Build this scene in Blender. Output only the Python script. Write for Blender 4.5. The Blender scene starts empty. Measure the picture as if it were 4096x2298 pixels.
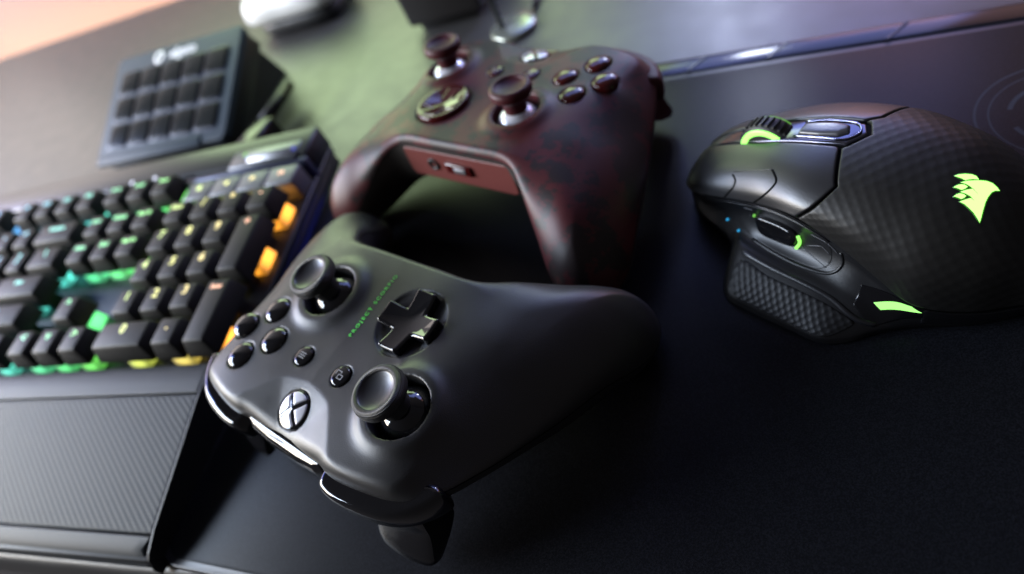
import bpy, bmesh, math, random
import numpy as np
from mathutils import Vector, Matrix
from mathutils.geometry import delaunay_2d_cdt
S = 0.001                       # everything below is written in millimetres
random.seed(3); np.random.seed(3)
scene = bpy.context.scene
COL = scene.collection

# ------------------------------------------------------------------ camera
PITCH, ROLL, CAMZ, FPX = 0.77619, -0.53071, 204.29, 2719.53
cam_d = bpy.data.cameras.new('camera'); cam = bpy.data.objects.new('camera', cam_d); COL.objects.link(cam)
scene.camera = cam
cam.matrix_world = Matrix.Translation((0, 0, CAMZ * S)) @ Matrix.Rotation(PITCH, 4, 'X') @ Matrix.Rotation(ROLL, 4, 'Z')
cam_d.sensor_width = 36.0; cam_d.lens = 36.0 * FPX / 4096.0
cam_d.clip_start = 0.005; cam_d.clip_end = 20
cam_d.dof.use_dof = True; cam_d.dof.focus_distance = 0.196; cam_d.dof.aperture_fstop = 6.0

# ------------------------------------------------------------------ world
world = bpy.data.worlds.new('World'); scene.world = world; world.use_nodes = True
bg = world.node_tree.nodes['Background']
bg.inputs[0].default_value = (0.72, 0.68, 0.74, 1); bg.inputs[1].default_value = 0.09

# ------------------------------------------------------------------ lights
def area(name, loc, target, sx, sy, power, color, spread=180):
    l = bpy.data.lights.new(name, 'AREA'); l.shape = 'RECTANGLE'; l.size = sx * S; l.size_y = sy * S
    l.energy = power; l.color = color; l.spread = math.radians(spread)
    o = bpy.data.objects.new(name, l); COL.objects.link(o); o.location = Vector(loc) * S
    d = (Vector(target) - Vector(loc)); o.rotation_euler = d.to_track_quat('-Z', 'Y').to_euler()
    return o
WC = Vector((-1285, 767, 516)); WT = Vector((-60, 170, 20))
wd = (WT - WC).normalized(); wr = wd.cross(Vector((0, 0, 1))).normalized(); wu = wr.cross(wd)
for i, (ix, iy) in enumerate(((-1, -1), (0, -1), (1, -1), (-1, 1), (0, 1), (1, 1))):        # the six panes of the window
    c = WC + wr * ix * 345 + wu * iy * 155
    area('window_light', c, c + wd * 100, 320, 288, 10.5 if iy > 0 else 8.0, (0.70, 0.82, 1.0) if iy > 0 else (1.0, 0.92, 0.80))
area('green_light', (105, 705, 180), (40, 330, 0), 600, 180, 1.9, (0.72, 1.0, 0.52))
area('violet_light', (375, 530, 240), (170, 260, 0), 300, 230, 0.9, (0.28, 0.36, 1.0))
area('orange_light', (530, 430, 240), (190, 200, 20), 170, 190, 0.10, (1.0, 0.50, 0.42))
area('upper_violet_light', (215, 610, 420), (90, 140, 30), 320, 110, 0.42, (0.28, 0.38, 1.0))
area('low_orange_light', (420, 490, 120), (125, 150, 40), 130, 110, 0.10, (1.0, 0.45, 0.30))
area('glint_light', (325, 545, 214), (155, 262, 0), 34, 46, 0.36, (0.75, 0.82, 1.0))
area('cream_light', (-430, 1050, 220), (-250, 600, 0), 700, 300, 1.35, (1.0, 0.86, 0.78))
area('blue_light', (-690, 800, 430), (-90, 170, 40), 200, 260, 0.7, (0.06, 0.2, 1.0))
area('lilac_light', (-760, 960, 260), (-300, 500, 0), 260, 260, 1.0, (0.55, 0.5, 1.0))
scene.view_settings.view_transform = 'Standard'; scene.view_settings.look = 'None'
scene.view_settings.exposure = 0.0; scene.view_settings.gamma = 1.0
scene.render.engine = 'CYCLES'
try:
    scene.cycles.use_denoising = True; scene.cycles.denoiser = 'OPENIMAGEDENOISE'; scene.cycles.denoising_input_passes = 'RGB_ALBEDO_NORMAL'; scene.cycles.denoising_prefilter = 'ACCURATE'
except Exception: pass
scene.cycles.max_bounces = 6; scene.cycles.caustics_reflective = False; scene.cycles.caustics_refractive = False
scene.cycles.sample_clamp_indirect = 4.0

# ------------------------------------------------------------------ materials
def new_mat(name):
    m = bpy.data.materials.new(name); m.use_nodes = True
    return m, m.node_tree.nodes, m.node_tree.links, m.node_tree.nodes['Principled BSDF']
def pmat(name, base, rough=0.5, metal=0.0, spec=0.5, coat=0.0, coat_rough=0.05, grain=0.0, grain_mm=0.25, mottling=0.0, smudge=0.0, sheen=0.0):
    m, N, L, b = new_mat(name)
    b.inputs['Base Color'].default_value = (*base, 1); b.inputs['Roughness'].default_value = rough
    b.inputs['Metallic'].default_value = metal; b.inputs['Specular IOR Level'].default_value = spec
    b.inputs['Coat Weight'].default_value = coat; b.inputs['Coat Roughness'].default_value = coat_rough
    if sheen: b.inputs['Sheen Weight'].default_value = sheen
    tc = N.new('ShaderNodeTexCoord')
    if grain:
        n = N.new('ShaderNodeTexNoise'); n.inputs['Scale'].default_value = 1.0 / (grain_mm * S); n.inputs['Detail'].default_value = 2
        L.new(tc.outputs['Object'], n.inputs['Vector'])
        bp = N.new('ShaderNodeBump'); bp.inputs['Strength'].default_value = grain; bp.inputs['Distance'].default_value = 0.00012
        L.new(n.outputs['Fac'], bp.inputs['Height']); L.new(bp.outputs['Normal'], b.inputs['Normal'])
    if smudge:
        n = N.new('ShaderNodeTexNoise'); n.inputs['Scale'].default_value = 1.0 / (14 * S); n.inputs['Detail'].default_value = 5
        L.new(tc.outputs['Object'], n.inputs['Vector'])
        mr = N.new('ShaderNodeMapRange'); mr.inputs[1].default_value = 0.35; mr.inputs[2].default_value = 0.65
        mr.inputs[3].default_value = rough - smudge; mr.inputs[4].default_value = rough + smudge
        L.new(n.outputs['Fac'], mr.inputs[0]); L.new(mr.outputs[0], b.inputs['Roughness'])
    if mottling:
        n = N.new('ShaderNodeTexNoise'); n.inputs['Scale'].default_value = 1.0 / (grain_mm * 1.3 * S); n.inputs['Detail'].default_value = 1
        L.new(tc.outputs['Object'], n.inputs['Vector'])
        cr = N.new('ShaderNodeValToRGB'); cr.color_ramp.elements[0].position = 0.4; cr.color_ramp.elements[1].position = 0.72
        cr.color_ramp.elements[0].color = (*[c * (1 - mottling) for c in base], 1); cr.color_ramp.elements[1].color = (*[c * (1 + 2 * mottling) for c in base], 1)
        L.new(n.outputs['Fac'], cr.inputs[0]); L.new(cr.outputs[0], b.inputs['Base Color'])
    return m
def emat(name, col, strength, base=(0.02, 0.02, 0.02)):
    m, N, L, b = new_mat(name)
    b.inputs['Base Color'].default_value = (*base, 1); b.inputs['Emission Color'].default_value = (*col, 1)
    b.inputs['Emission Strength'].default_value = strength; b.inputs['Roughness'].default_value = 0.4
    return m
def bump_math(m, expr_nodes, dist, strength=1.0):
    N, L = m.node_tree.nodes, m.node_tree.links
    bp = N.new('ShaderNodeBump'); bp.inputs['Strength'].default_value = strength; bp.inputs['Distance'].default_value = dist
    L.new(expr_nodes, bp.inputs['Height'])
    b = N['Principled BSDF']
    if b.inputs['Normal'].links: L.new(b.inputs['Normal'].links[0].from_socket, bp.inputs['Normal'])
    L.new(bp.outputs['Normal'], b.inputs['Normal'])
def mth(m, op, a, b=None):
    n = m.node_tree.nodes.new('ShaderNodeMath'); n.operation = op
    for i, v in enumerate((a, b)):
        if v is None: continue
        if isinstance(v, (int, float)): n.inputs[i].default_value = v
        else: m.node_tree.links.new(v, n.inputs[i])
    return n.outputs[0]
def coords(m, kind='Object'):
    tc = m.node_tree.nodes.new('ShaderNodeTexCoord'); sp = m.node_tree.nodes.new('ShaderNodeSeparateXYZ')
    m.node_tree.links.new(tc.outputs[kind], sp.inputs[0]); return sp.outputs

M_satin = pmat('satin_black_plastic', (0.022, 0.021, 0.021), 0.40, spec=0.5, grain=0.5, grain_mm=0.30, smudge=0.035)
M_rear = pmat('matte_black_plastic', (0.012, 0.012, 0.013), 0.55, grain=0.5, grain_mm=0.35)
M_gloss = pmat('glossy_black_plastic', (0.006, 0.006, 0.007), 0.06, spec=0.6, smudge=0.03)
M_gloss2 = pmat('semi_gloss_black', (0.005, 0.005, 0.006), 0.16, spec=0.4)
M_rubber = pmat('black_rubber', (0.018, 0.018, 0.019), 0.5, grain=0.2)
M_dish = pmat('stick_dish_rubber', (0.020, 0.020, 0.022), 0.33, grain=0.15)
M_dark = pmat('dark_cavity', (0.004, 0.004, 0.004), 0.6)
M_groove = pmat('groove_black', (0.002, 0.002, 0.002), 0.8, spec=0.1)
M_green_ink = pmat('green_ink', (0.10, 0.80, 0.09), 0.5)
M_grey_ink = pmat('grey_ink', (0.30, 0.30, 0.31), 0.5)
M_silver = pmat('silver_lens', (0.78, 0.78, 0.84), 0.28, metal=0.35, coat=1.0)
M_white = pmat('white_plastic', (0.75, 0.75, 0.72), 0.35)
M_key = pmat('keycap_plastic', (0.012, 0.0115, 0.011), 0.5, spec=0.2, grain=0.3)
M_alu = pmat('black_anodised_aluminium', (0.05, 0.052, 0.056), 0.38, metal=0.6, grain=0.2)
M_grey_key = pmat('grey_media_key', (0.16, 0.165, 0.18), 0.4, metal=0.3)
M_metal = pmat('knurled_metal', (0.30, 0.31, 0.33), 0.5, metal=0.9)
M_kbside = pmat('keyboard_side_plastic', (0.008, 0.008, 0.009), 0.45)
M_mouse = pmat('mouse_satin_plastic', (0.010, 0.010, 0.012), 0.33, spec=0.7, grain=0.35, grain_mm=0.35)
M_mousebody = pmat('mouse_body_plastic', (0.007, 0.007, 0.008), 0.38, grain=0.3)
M_chromeblack = pmat('dark_chrome', (0.10, 0.10, 0.13), 0.12, metal=0.9)
M_box = pmat('dark_box_plastic', (0.02, 0.018, 0.018), 0.4)

# knurling of the stick rims
M_knurl = pmat('knurled_rubber', (0.012, 0.012, 0.013), 0.42)
c = coords(M_knurl)
ang = mth(M_knurl, 'ARCTAN2', c[1], c[0])
k1 = mth(M_knurl, 'SINE', mth(M_knurl, 'ADD', mth(M_knurl, 'MULTIPLY', ang, 62), mth(M_knurl, 'MULTIPLY', c[2], 6.0 / S)))
k2 = mth(M_knurl, 'SINE', mth(M_knurl, 'SUBTRACT', mth(M_knurl, 'MULTIPLY', ang, 62), mth(M_knurl, 'MULTIPLY', c[2], 6.0 / S)))
bump_math(M_knurl, mth(M_knurl, 'MULTIPLY', k1, k2), 0.00014, 0.8)

# worn red camouflage of the second controller
def camo(name, red, dark, rough):
    m, N, L, b = new_mat(name); b.inputs['Roughness'].default_value = rough; b.inputs['Specular IOR Level'].default_value = 0.34
    tc = N.new('ShaderNodeTexCoord')
    n1 = N.new('ShaderNodeTexNoise'); n1.inputs['Scale'].default_value = 1 / (26 * S); n1.inputs['Detail'].default_value = 7; n1.inputs['Roughness'].default_value = 0.74
    L.new(tc.outputs['Object'], n1.inputs['Vector'])
    cr = N.new('ShaderNodeValToRGB'); e = cr.color_ramp.elements
    e[0].position = 0.475; e[0].color = (*dark, 1); e[1].position = 0.505; e[1].color = (*red, 1)
    L.new(n1.outputs['Fac'], cr.inputs[0]); L.new(cr.outputs[0], b.inputs['Base Color'])
    return m
M_camo = camo('red_camouflage_plastic', (0.066, 0.011, 0.014), (0.019, 0.011, 0.012), 0.47)
M_red = pmat('red_plastic', (0.13, 0.032, 0.028), 0.45, grain=0.2)
M_darkred = pmat('dark_red_rubber', (0.055, 0.006, 0.009), 0.5, spec=0.35)
M_redgloss = pmat('dark_red_gloss', (0.045, 0.004, 0.004), 0.10)
M_greygrip = pmat('dark_grey_grip', (0.02, 0.018, 0.016), 0.6, grain=1.0, grain_mm=0.7)

# desk, mat, wall
M_desk = pmat('desk_laminate', (0.045, 0.044, 0.043), 0.42, spec=0.8, grain=0.35, grain_mm=0.6, smudge=0.03)
M_mat = pmat('mat_surface', (0.009, 0.0095, 0.012), 0.29, spec=0.075, grain=0.35, grain_mm=0.32, mottling=0.28)
M_matrim = pmat('mat_rim', (0.016, 0.016, 0.022), 0.36)
M_ring = pmat('mat_print', (0.035, 0.040, 0.052), 0.45, spec=.16)
M_wall = pmat('wall_paint', (0.24, 0.205, 0.195), 0.8)

# ------------------------------------------------------------------ object helpers
def smooth(me, on=True):
    me.polygons.foreach_set('use_smooth', [on] * len(me.polygons)); me.update()
def mesh_np(name, V, F, sm=True):
    me = bpy.data.meshes.new(name); me.from_pydata((np.asarray(V, float) * S).tolist(), [], [tuple(int(i) for i in f) for f in F])
    me.validate(); 
    if sm: smooth(me)
    return me
def link(name, me, mat, parent=None, loc=None, rot=None):
    o = bpy.data.objects.new(name, me); COL.objects.link(o)
    if mat is not None:
        for m in (mat if isinstance(mat, (list, tuple)) else [mat]): me.materials.append(m)
    if parent is not None: o.parent = parent
    if loc is not None: o.location = Vector(loc) * S
    if rot is not None: o.rotation_euler = rot
    return o
def empty(name, loc, rot=(0, 0, 0), label=None, cat=None, group=None):
    o = bpy.data.objects.new(name, None); COL.objects.link(o); o.empty_display_size = 0.01
    o.location = Vector(loc) * S; o.rotation_euler = rot
    if label: tag(o, label, cat, group)
    return o
def tag(o, label=None, cat=None, group=None, kind=None):
    if label: o['label'] = label
    if cat: o['category'] = cat
    if group: o['group'] = group
    if kind: o['kind'] = kind
    return o
def sharp_by_angle(me, deg):
    bm = bmesh.new(); bm.from_mesh(me); th = math.radians(deg)
    for e in bm.edges:
        if len(e.link_faces) == 2 and e.calc_face_angle(0) > th: e.smooth = False
    bm.to_mesh(me); bm.free()
def box_me(name, x0, x1, y0, y1, z0, z1, bev=0.5, seg=2, taper=None):
    bm = bmesh.new(); bmesh.ops.create_cube(bm, size=1)
    for v in bm.verts:
        t = 1.0
        X = x0 + (v.co.x + .5) * (x1 - x0); Y = y0 + (v.co.y + .5) * (y1 - y0); Z = z0 + (v.co.z + .5) * (z1 - z0)
        if taper and v.co.z > 0:
            X = (x0 + x1) / 2 + (X - (x0 + x1) / 2) * taper[0]; Y = (y0 + y1) / 2 + (Y - (y0 + y1) / 2) * taper[1] + (taper[2] if len(taper) > 2 else 0)
        v.co = (X * S, Y * S, Z * S)
    if bev: bmesh.ops.bevel(bm, geom=bm.edges[:], offset=bev * S, segments=seg, profile=0.5, affect='EDGES')
    me = bpy.data.meshes.new(name); bm.to_mesh(me); bm.free(); smooth(me); sharp_by_angle(me, 50)
    return me
def lathe_me(name, prof, n=64, rmod=None):
    V, F = [], []
    k = len(prof)
    for i in range(n):
        a = 2 * math.pi * i / n
        for (r, z) in prof: V.append((r * math.cos(a), r * math.sin(a), z))
    for i in range(n):
        j = (i + 1) % n
        for q in range(k - 1):
            F.append((i * k + q, j * k + q, j * k + q + 1, i * k + q + 1))
    me = mesh_np(name, V, F)
    bm = bmesh.new(); bm.from_mesh(me); bmesh.ops.remove_doubles(bm, verts=bm.verts, dist=1e-7); bmesh.ops.recalc_face_normals(bm, faces=bm.faces); bm.to_mesh(me); bm.free(); smooth(me)
    return me
def tube_me(name, pts, r, n=8, closed=False):
    P = np.array(pts, float); m = len(P); V, F = [], []
    rr = r if hasattr(r, '__len__') else [r] * m
    up = np.array([0, 0, 1.0])
    for i in range(m):
        t = P[(i + 1) % m] - P[i - 1] if closed else P[min(i + 1, m - 1)] - P[max(i - 1, 0)]
        t = t / (np.linalg.norm(t) + 1e-9); a = np.cross(t, up)
        if np.linalg.norm(a) < 1e-3: a = np.cross(t, [1, 0, 0])
        a /= np.linalg.norm(a); b = np.cross(t, a)
        for k in range(n):
            q = 2 * math.pi * k / n; V.append(P[i] + rr[i] * (math.cos(q) * a + math.sin(q) * b))
    for i in range(m if closed else m - 1):
        j = (i + 1) % m
        for k in range(n):
            l = (k + 1) % n; F.append((i * n + k, i * n + l, j * n + l, j * n + k))
    if not closed:
        F.append(tuple(range(n))[::-1]); F.append(tuple((m - 1) * n + k for k in range(n)))
    return mesh_np(name, V, F)
def poly_extrude_me(name, poly, z0, z1, bev=0.0, sm=False):
    bm = bmesh.new(); vs = [bm.verts.new((x * S, y * S, z0 * S)) for x, y in poly]; f = bm.faces.new(vs)
    if f.normal.z > 0: f.normal_flip()
    r = bmesh.ops.extrude_face_region(bm, geom=[f])
    top = [v for v in r['geom'] if isinstance(v, bmesh.types.BMVert)]
    bmesh.ops.translate(bm, verts=top, vec=(0, 0, (z1 - z0) * S)); bmesh.ops.recalc_face_normals(bm, faces=bm.faces)
    if bev:
        ed = [e for e in bm.edges if all(abs(v.co.z - z1 * S) < 1e-7 for v in e.verts)]
        bmesh.ops.bevel(bm, geom=ed, offset=bev * S, segments=3, profile=0.5, affect='EDGES')
    me = bpy.data.meshes.new(name); bm.to_mesh(me); bm.free()
    if sm: smooth(me); sharp_by_angle(me, 40)
    return me
def text_me(name, s, size, depth=0.05, spacing=1.0, ax='CENTER', ay='CENTER', bold=0.0):
    cu = bpy.data.curves.new(name, 'FONT'); cu.body = s; cu.size = size * S; cu.extrude = depth * S; cu.offset = bold * S
    cu.align_x = ax; cu.align_y = ay; cu.space_character = spacing; cu.resolution_u = 3
    o = bpy.data.objects.new(name, cu); COL.objects.link(o); bpy.context.view_layer.update()
    me = bpy.data.meshes.new_from_object(o.evaluated_get(bpy.context.evaluated_depsgraph_get())); me.name = name
    bpy.data.objects.remove(o); bpy.data.curves.remove(cu); me.materials.clear()
    return me
def spline(P, n, closed=False):
    P = np.array(P, float); m = len(P); out = []
    seg = m if closed else m - 1
    for i in range(seg):
        p1, p2 = P[i], P[(i + 1) % m]
        p0 = P[i - 1] if (i > 0 or closed) else 2 * p1 - p2
        p3 = P[(i + 2) % m] if (i + 2 < m or closed) else 2 * p2 - p1
        d1 = max(np.linalg.norm(p1 - p0) ** .5, 1e-4); d2 = max(np.linalg.norm(p2 - p1) ** .5, 1e-4); d3 = max(np.linalg.norm(p3 - p2) ** .5, 1e-4)
        m1 = (p1 - p0) / d1 - (p2 - p0) / (d1 + d2) + (p2 - p1) / d2; m2 = (p2 - p1) / d2 - (p3 - p1) / (d2 + d3) + (p3 - p2) / d3
        m1 *= d2; m2 *= d2
        for k in range(n):
            t = k / n; out.append((2 * t**3 - 3 * t**2 + 1) * p1 + (t**3 - 2 * t**2 + t) * m1 + (-2 * t**3 + 3 * t**2) * p2 + (t**3 - t**2) * m2)
    if not closed: out.append(P[-1])
    return np.array(out)
def sstep(a, b, x):
    t = np.clip((x - a) / (b - a), 0, 1); return t * t * (3 - 2 * t)

# ---- implicit solids: outline in xy, crown / seam / belly heights, edge radius
def poly_sdf(P, X, Y):
    A = P; B = np.roll(P, -1, 0); best = np.full(X.shape, 1e9, np.float32); ins = np.zeros(X.shape, bool)
    for (ax, ay), (bx, by) in zip(A, B):
        ex, ey = bx - ax, by - ay; L2 = ex * ex + ey * ey + 1e-12
        t = np.clip(((X - ax) * ex + (Y - ay) * ey) / L2, 0, 1)
        d = (X - ax - t * ex) ** 2 + (Y - ay - t * ey) ** 2
        np.minimum(best, d, out=best)
        c = ((ay > Y) != (by > Y))
        with np.errstate(divide='ignore', invalid='ignore'):
            c &= X < (bx - ax) * (Y - ay) / (by - ay + 1e-12) + ax
        ins ^= c
    return np.where(ins, -np.sqrt(best), np.sqrt(best))
def rbf(data):
    D = np.array(data, float); X = D[:, :2] / 40; n = len(D)
    r2 = ((X[:, None] - X[None]) ** 2).sum(-1); K = np.where(r2 > 0, r2 * np.log(r2 + 1e-12) / 2, 0) + np.eye(n) * 0.02
    A = np.zeros((n + 3, n + 3)); A[:n, :n] = K; A[:n, n] = 1; A[:n, n + 1:] = X; A[n, :n] = 1; A[n + 1:, :n] = X.T
    w = np.linalg.solve(A, np.r_[D[:, 2], 0, 0, 0])
    def f(x, y):
        x = np.asarray(x, float) / 40; y = np.asarray(y, float) / 40; out = w[n] + w[n + 1] * x + w[n + 2] * y
        for i in range(n):
            q = (x - X[i, 0]) ** 2 + (y - X[i, 1]) ** 2; out = out + w[i] * q * np.log(q + 1e-12) / 2
        return out
    return f
class Solid:
    def __init__(s, outline, zt, zc, zb, Rt, Rb, feat=None, cuts=(), n=2.1, sym=False):
        s.P = np.array(outline, float); s.zt, s.zc, s.zb, s.Rt, s.Rb = [(g if callable(g) else (lambda x, y, g=g: np.full(np.shape(x), float(g)))) for g in (zt, zc, zb, Rt, Rb)]
        s.feat = feat; s.cuts = cuts; s.n = n; s.sym = sym
        s.Q = np.concatenate([s.P, s.P[::-1] * [-1, 1]]) if sym else s.P
    def fields(s, x, y):
        xx = np.abs(x) if s.sym else x
        d = poly_sdf(s.Q, xx.astype(np.float32), np.asarray(y, np.float32))
        zt = s.zt(xx, y)
        if s.feat is not None: zt = zt + s.feat(x, y)
        return d, zt, s.zc(xx, y), s.zb(xx, y), s.Rt(xx, y), s.Rb(xx, y)
    def val(s, fl, x, y, z):
        d, zt, zc, zb, Rt, Rb = fl
        up = z > zc
        R = np.where(up, Rt, Rb); H = np.where(up, np.maximum(zt - zc, .6), np.maximum(zc - zb, .6))
        e = np.maximum((d + R) / R, 0); v = np.abs(z - zc) / H
        g = (e ** s.n + v ** s.n + 1e-9) ** (1 / s.n)
        f = (g - 1) * np.minimum(R, H)
        for (cx, cy, r, zlo) in s.cuts:
            f = np.maximum(f, -np.maximum(np.hypot(x - cx, y - cy) - r, zlo - z))
        return f
    def mesh(s, h, zr):
        lo = s.P.min(0) - 2 * h; hi = s.P.max(0) + 2 * h
        if s.sym: lo[0] = -hi[0]
        xs = np.arange(lo[0], hi[0] + h, h); ys = np.arange(lo[1], hi[1] + h, h); zs = np.arange(zr[0], zr[1] + h, h)
        X, Y = np.meshgrid(xs, ys, indexing='ij'); fl = s.fields(X, Y)
        V = np.stack([s.val(fl, X, Y, z) for z in zs], -1).astype(np.float32)
        nx, ny, nz = V.shape; sg = V < 0
        acc = np.zeros((nx - 1, ny - 1, nz - 1, 3), np.float32); cnt = np.zeros((nx - 1, ny - 1, nz - 1), np.float32)
        for ax in range(3):
            sl0 = [slice(None)] * 3; sl1 = [slice(None)] * 3; sl0[ax] = slice(0, -1); sl1[ax] = slice(1, None)
            a, b = V[tuple(sl0)], V[tuple(sl1)]; cr = (a < 0) != (b < 0); t = np.where(cr, a / np.where(cr, a - b, 1), 0)
            o = [i for i in range(3) if i != ax]
            for da in (0, 1):
                for db in (0, 1):
                    q = [slice(None)] * 3; q[o[0]] = slice(da, da + acc.shape[o[0]]); q[o[1]] = slice(db, db + acc.shape[o[1]])
                    cc = cr[tuple(q)]; tt = t[tuple(q)]
                    cnt += cc; acc[..., ax] += np.where(cc, tt, 0); acc[..., o[0]] += cc * da; acc[..., o[1]] += cc * db
        act = cnt > 0; idx = -np.ones(act.shape, np.int64); ii = np.argwhere(act); idx[act] = np.arange(len(ii))
        P = ii + acc[act] / cnt[act][:, None]
        P = np.stack([xs[0] + P[:, 0] * h, ys[0] + P[:, 1] * h, zs[0] + P[:, 2] * h], 1)
        quads = []
        for ax in range(3):
            sl0 = [slice(1, -1)] * 3; sl1 = [slice(1, -1)] * 3; sl0[ax] = slice(0, -1); sl1[ax] = slice(1, None)
            a, b = sg[tuple(sl0)], sg[tuple(sl1)]; cr = np.argwhere(a != b); 
            if not len(cr): continue
            ins = a[tuple(cr.T)]
            off = np.ones(3, int); off[ax] = 0; base = cr + off; o = [i for i in range(3) if i != ax]
            e0 = np.zeros(3, int); e0[o[0]] = 1; e1 = np.zeros(3, int); e1[o[1]] = 1
            q = np.stack([idx[tuple((base - e0 - e1).T)], idx[tuple((base - e1).T)], idx[tuple(base.T)], idx[tuple((base - e0).T)]], 1)
            flip = ins if ax != 1 else ~ins
            q[~flip] = q[~flip][:, ::-1]; quads.append(q)
        F = np.concatenate(quads); F = F[(F >= 0).all(1)]
        for it in range(3):
            x, y, z = P.T; e = 0.08
            fl = s.fields(x, y); f = s.val(fl, x, y, z)
            fx = s.fields(x + e, y); gx = (s.val(fx, x + e, y, z) - f) / e
            fy = s.fields(x, y + e); gy = (s.val(fy, x, y + e, z) - f) / e
            gz = (s.val(fl, x, y, z + e) - f) / e
            G = np.stack([gx, gy, gz], 1); g2 = np.maximum((G ** 2).sum(1), 0.05)
            st = -(f / g2)[:, None] * G; ln = np.linalg.norm(st, axis=1); st *= np.minimum(1, 0.5 * h / np.maximum(ln, 1e-6))[:, None]
            P = P + st
        return P, F
def compact(P, F):
    u, inv = np.unique(F.ravel(), return_inverse=True); return P[u], inv.reshape(F.shape)

# ---- curved panels: a polygon in (s, t) laid on a parametric surface
def panel_me(name, poly, surf, grid=1.2, inset=(0.12, 0.3, 0.55, 0.9), drop=(1.0, .45, .15, .03, 0), edge=0.55, skirt=1.2, lift=0.0, uvs=True, flip=False):
    P = np.array(poly, float)
    if ((P[:, 0] * np.roll(P[:, 1], -1)) - (np.roll(P[:, 0], -1) * P[:, 1])).sum() < 0: P = P[::-1]
    Q = []
    for a, b in zip(P, np.roll(P, -1, 0)):
        n = max(1, int(np.linalg.norm(b - a) / (grid * .8))); Q += [a + (b - a) * i / n for i in range(n)]
    Q = np.array(Q); n = len(Q)
    lo, hi = Q.min(0), Q.max(0)
    gx, gy = np.meshgrid(np.arange(lo[0], hi[0], grid), np.arange(lo[1], hi[1], grid)); g = np.stack([gx.ravel(), gy.ravel()], 1)
    t = np.roll(Q, -1, 0) - np.roll(Q, 1, 0); t /= np.linalg.norm(t, axis=1)[:, None] + 1e-9; nrm = np.stack([-t[:, 1], t[:, 0]], 1)
    pts = [Q]
    for d in inset:
        r = Q + nrm * d; sd = poly_sdf(Q, r[:, 0], r[:, 1]); pts.append(r[(-sd) > d * .85])
    sd = poly_sdf(Q, g[:, 0], g[:, 1]); pts.append(g[-sd > inset[-1] + grid * .35])
    A = np.concatenate(pts)
    vo, eo, fo, *_ = delaunay_2d_cdt([Vector(v) for v in A.tolist()], [(i, (i + 1) % n) for i in range(n)], [], 1, 1e-5)
    V2 = np.array([tuple(v) for v in vo]); dist = np.maximum(-poly_sdf(Q, V2[:, 0], V2[:, 1]), 0)
    dz = np.interp(dist, (0,) + tuple(inset), drop) * edge
    X = surf(V2[:, 0], V2[:, 1]); e = 0.05
    du = surf(V2[:, 0] + e, V2[:, 1]) - surf(V2[:, 0] - e, V2[:, 1]); dv = surf(V2[:, 0], V2[:, 1] + e) - surf(V2[:, 0], V2[:, 1] - e)
    N = np.cross(du, dv); N /= np.linalg.norm(N, axis=1)[:, None] + 1e-12
    if flip: N = -N
    X3 = X + N * (lift - dz)[:, None]
    F = [tuple(f) for f in fo]
    ne = {}
    for f in F:
        for i in range(len(f)):
            ed = (f[i], f[(i + 1) % len(f)]); ne[ed] = ne.get(ed, 0) + 1
    bnd = [ed for ed in ne if (ed[1], ed[0]) not in ne]
    V = X3.tolist(); mp = {}
    for a, b in bnd:
        for q in (a, b):
            if q not in mp: mp[q] = len(V); V.append((X3[q] - N[q] * skirt).tolist())
    nf = len(F)
    for a, b in bnd: F.append((b, a, mp[a], mp[b]))
    if flip: F = [f[::-1] for f in F]
    me = mesh_np(name, V, F)
    if uvs:
        uv = me.uv_layers.new(name='UVMap'); UV = np.zeros((len(V), 2)); UV[:len(V2)] = V2 / 10
        li = np.zeros(len(me.loops), int); me.loops.foreach_get('vertex_index', li); uv.data.foreach_set('uv', UV[li].ravel())
    return me
class Loft:
    """stations: list of (y, [(x, z) ...]); surf(s, t): s in mm units across (0..L), t = y"""
    def __init__(s, st, L=60.0):
        st = sorted(st, key=lambda q: q[0]); ys = np.array([q[0] for q in st], float); C = np.array([q[1] for q in st], float)
        s.L = L; yy = np.concatenate([np.linspace(a, b, 9)[:-1] for a, b in zip(ys, ys[1:])] + [[ys[-1]]])
        D = spline(np.concatenate([ys[:, None], C.reshape(len(ys), -1)], 1) , 8)   # joint spline along y
        s.y = D[:, 0]; E = D[:, 1:].reshape(len(D), C.shape[1], 2)
        s.G = np.stack([spline(e, 8) for e in E]); s.nv = s.G.shape[1]
    def __call__(s, u, y):
        u = np.clip(np.asarray(u, float) / s.L, 0, 1) * (s.nv - 1); y = np.clip(np.asarray(y, float), s.y[0], s.y[-1])
        j = np.clip(np.searchsorted(s.y, y) - 1, 0, len(s.y) - 2); fy = (y - s.y[j]) / (s.y[j + 1] - s.y[j])
        i = np.clip(u.astype(int), 0, s.nv - 2); fu = (u - i)[:, None]; fy_ = fy[:, None]
        G = s.G; p = (G[j, i] * (1 - fu) + G[j, i + 1] * fu) * (1 - fy_) + (G[j + 1, i] * (1 - fu) + G[j + 1, i + 1] * fu) * fy_
        return np.stack([p[:, 0], y, p[:, 1]], 1)

# =================================================================== SETTING
def struct(name, me, mat):
    o = link(name, me, mat); o['kind'] = 'structure'; return o
KX, KY, KT = -173.883, 276.814, -0.57859
ck, sk = math.cos(KT), math.sin(KT)
def kw(u, v): return (KX + u * ck - v * sk, KY + u * sk + v * ck)        # keyboard frame (mm) -> world
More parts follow.
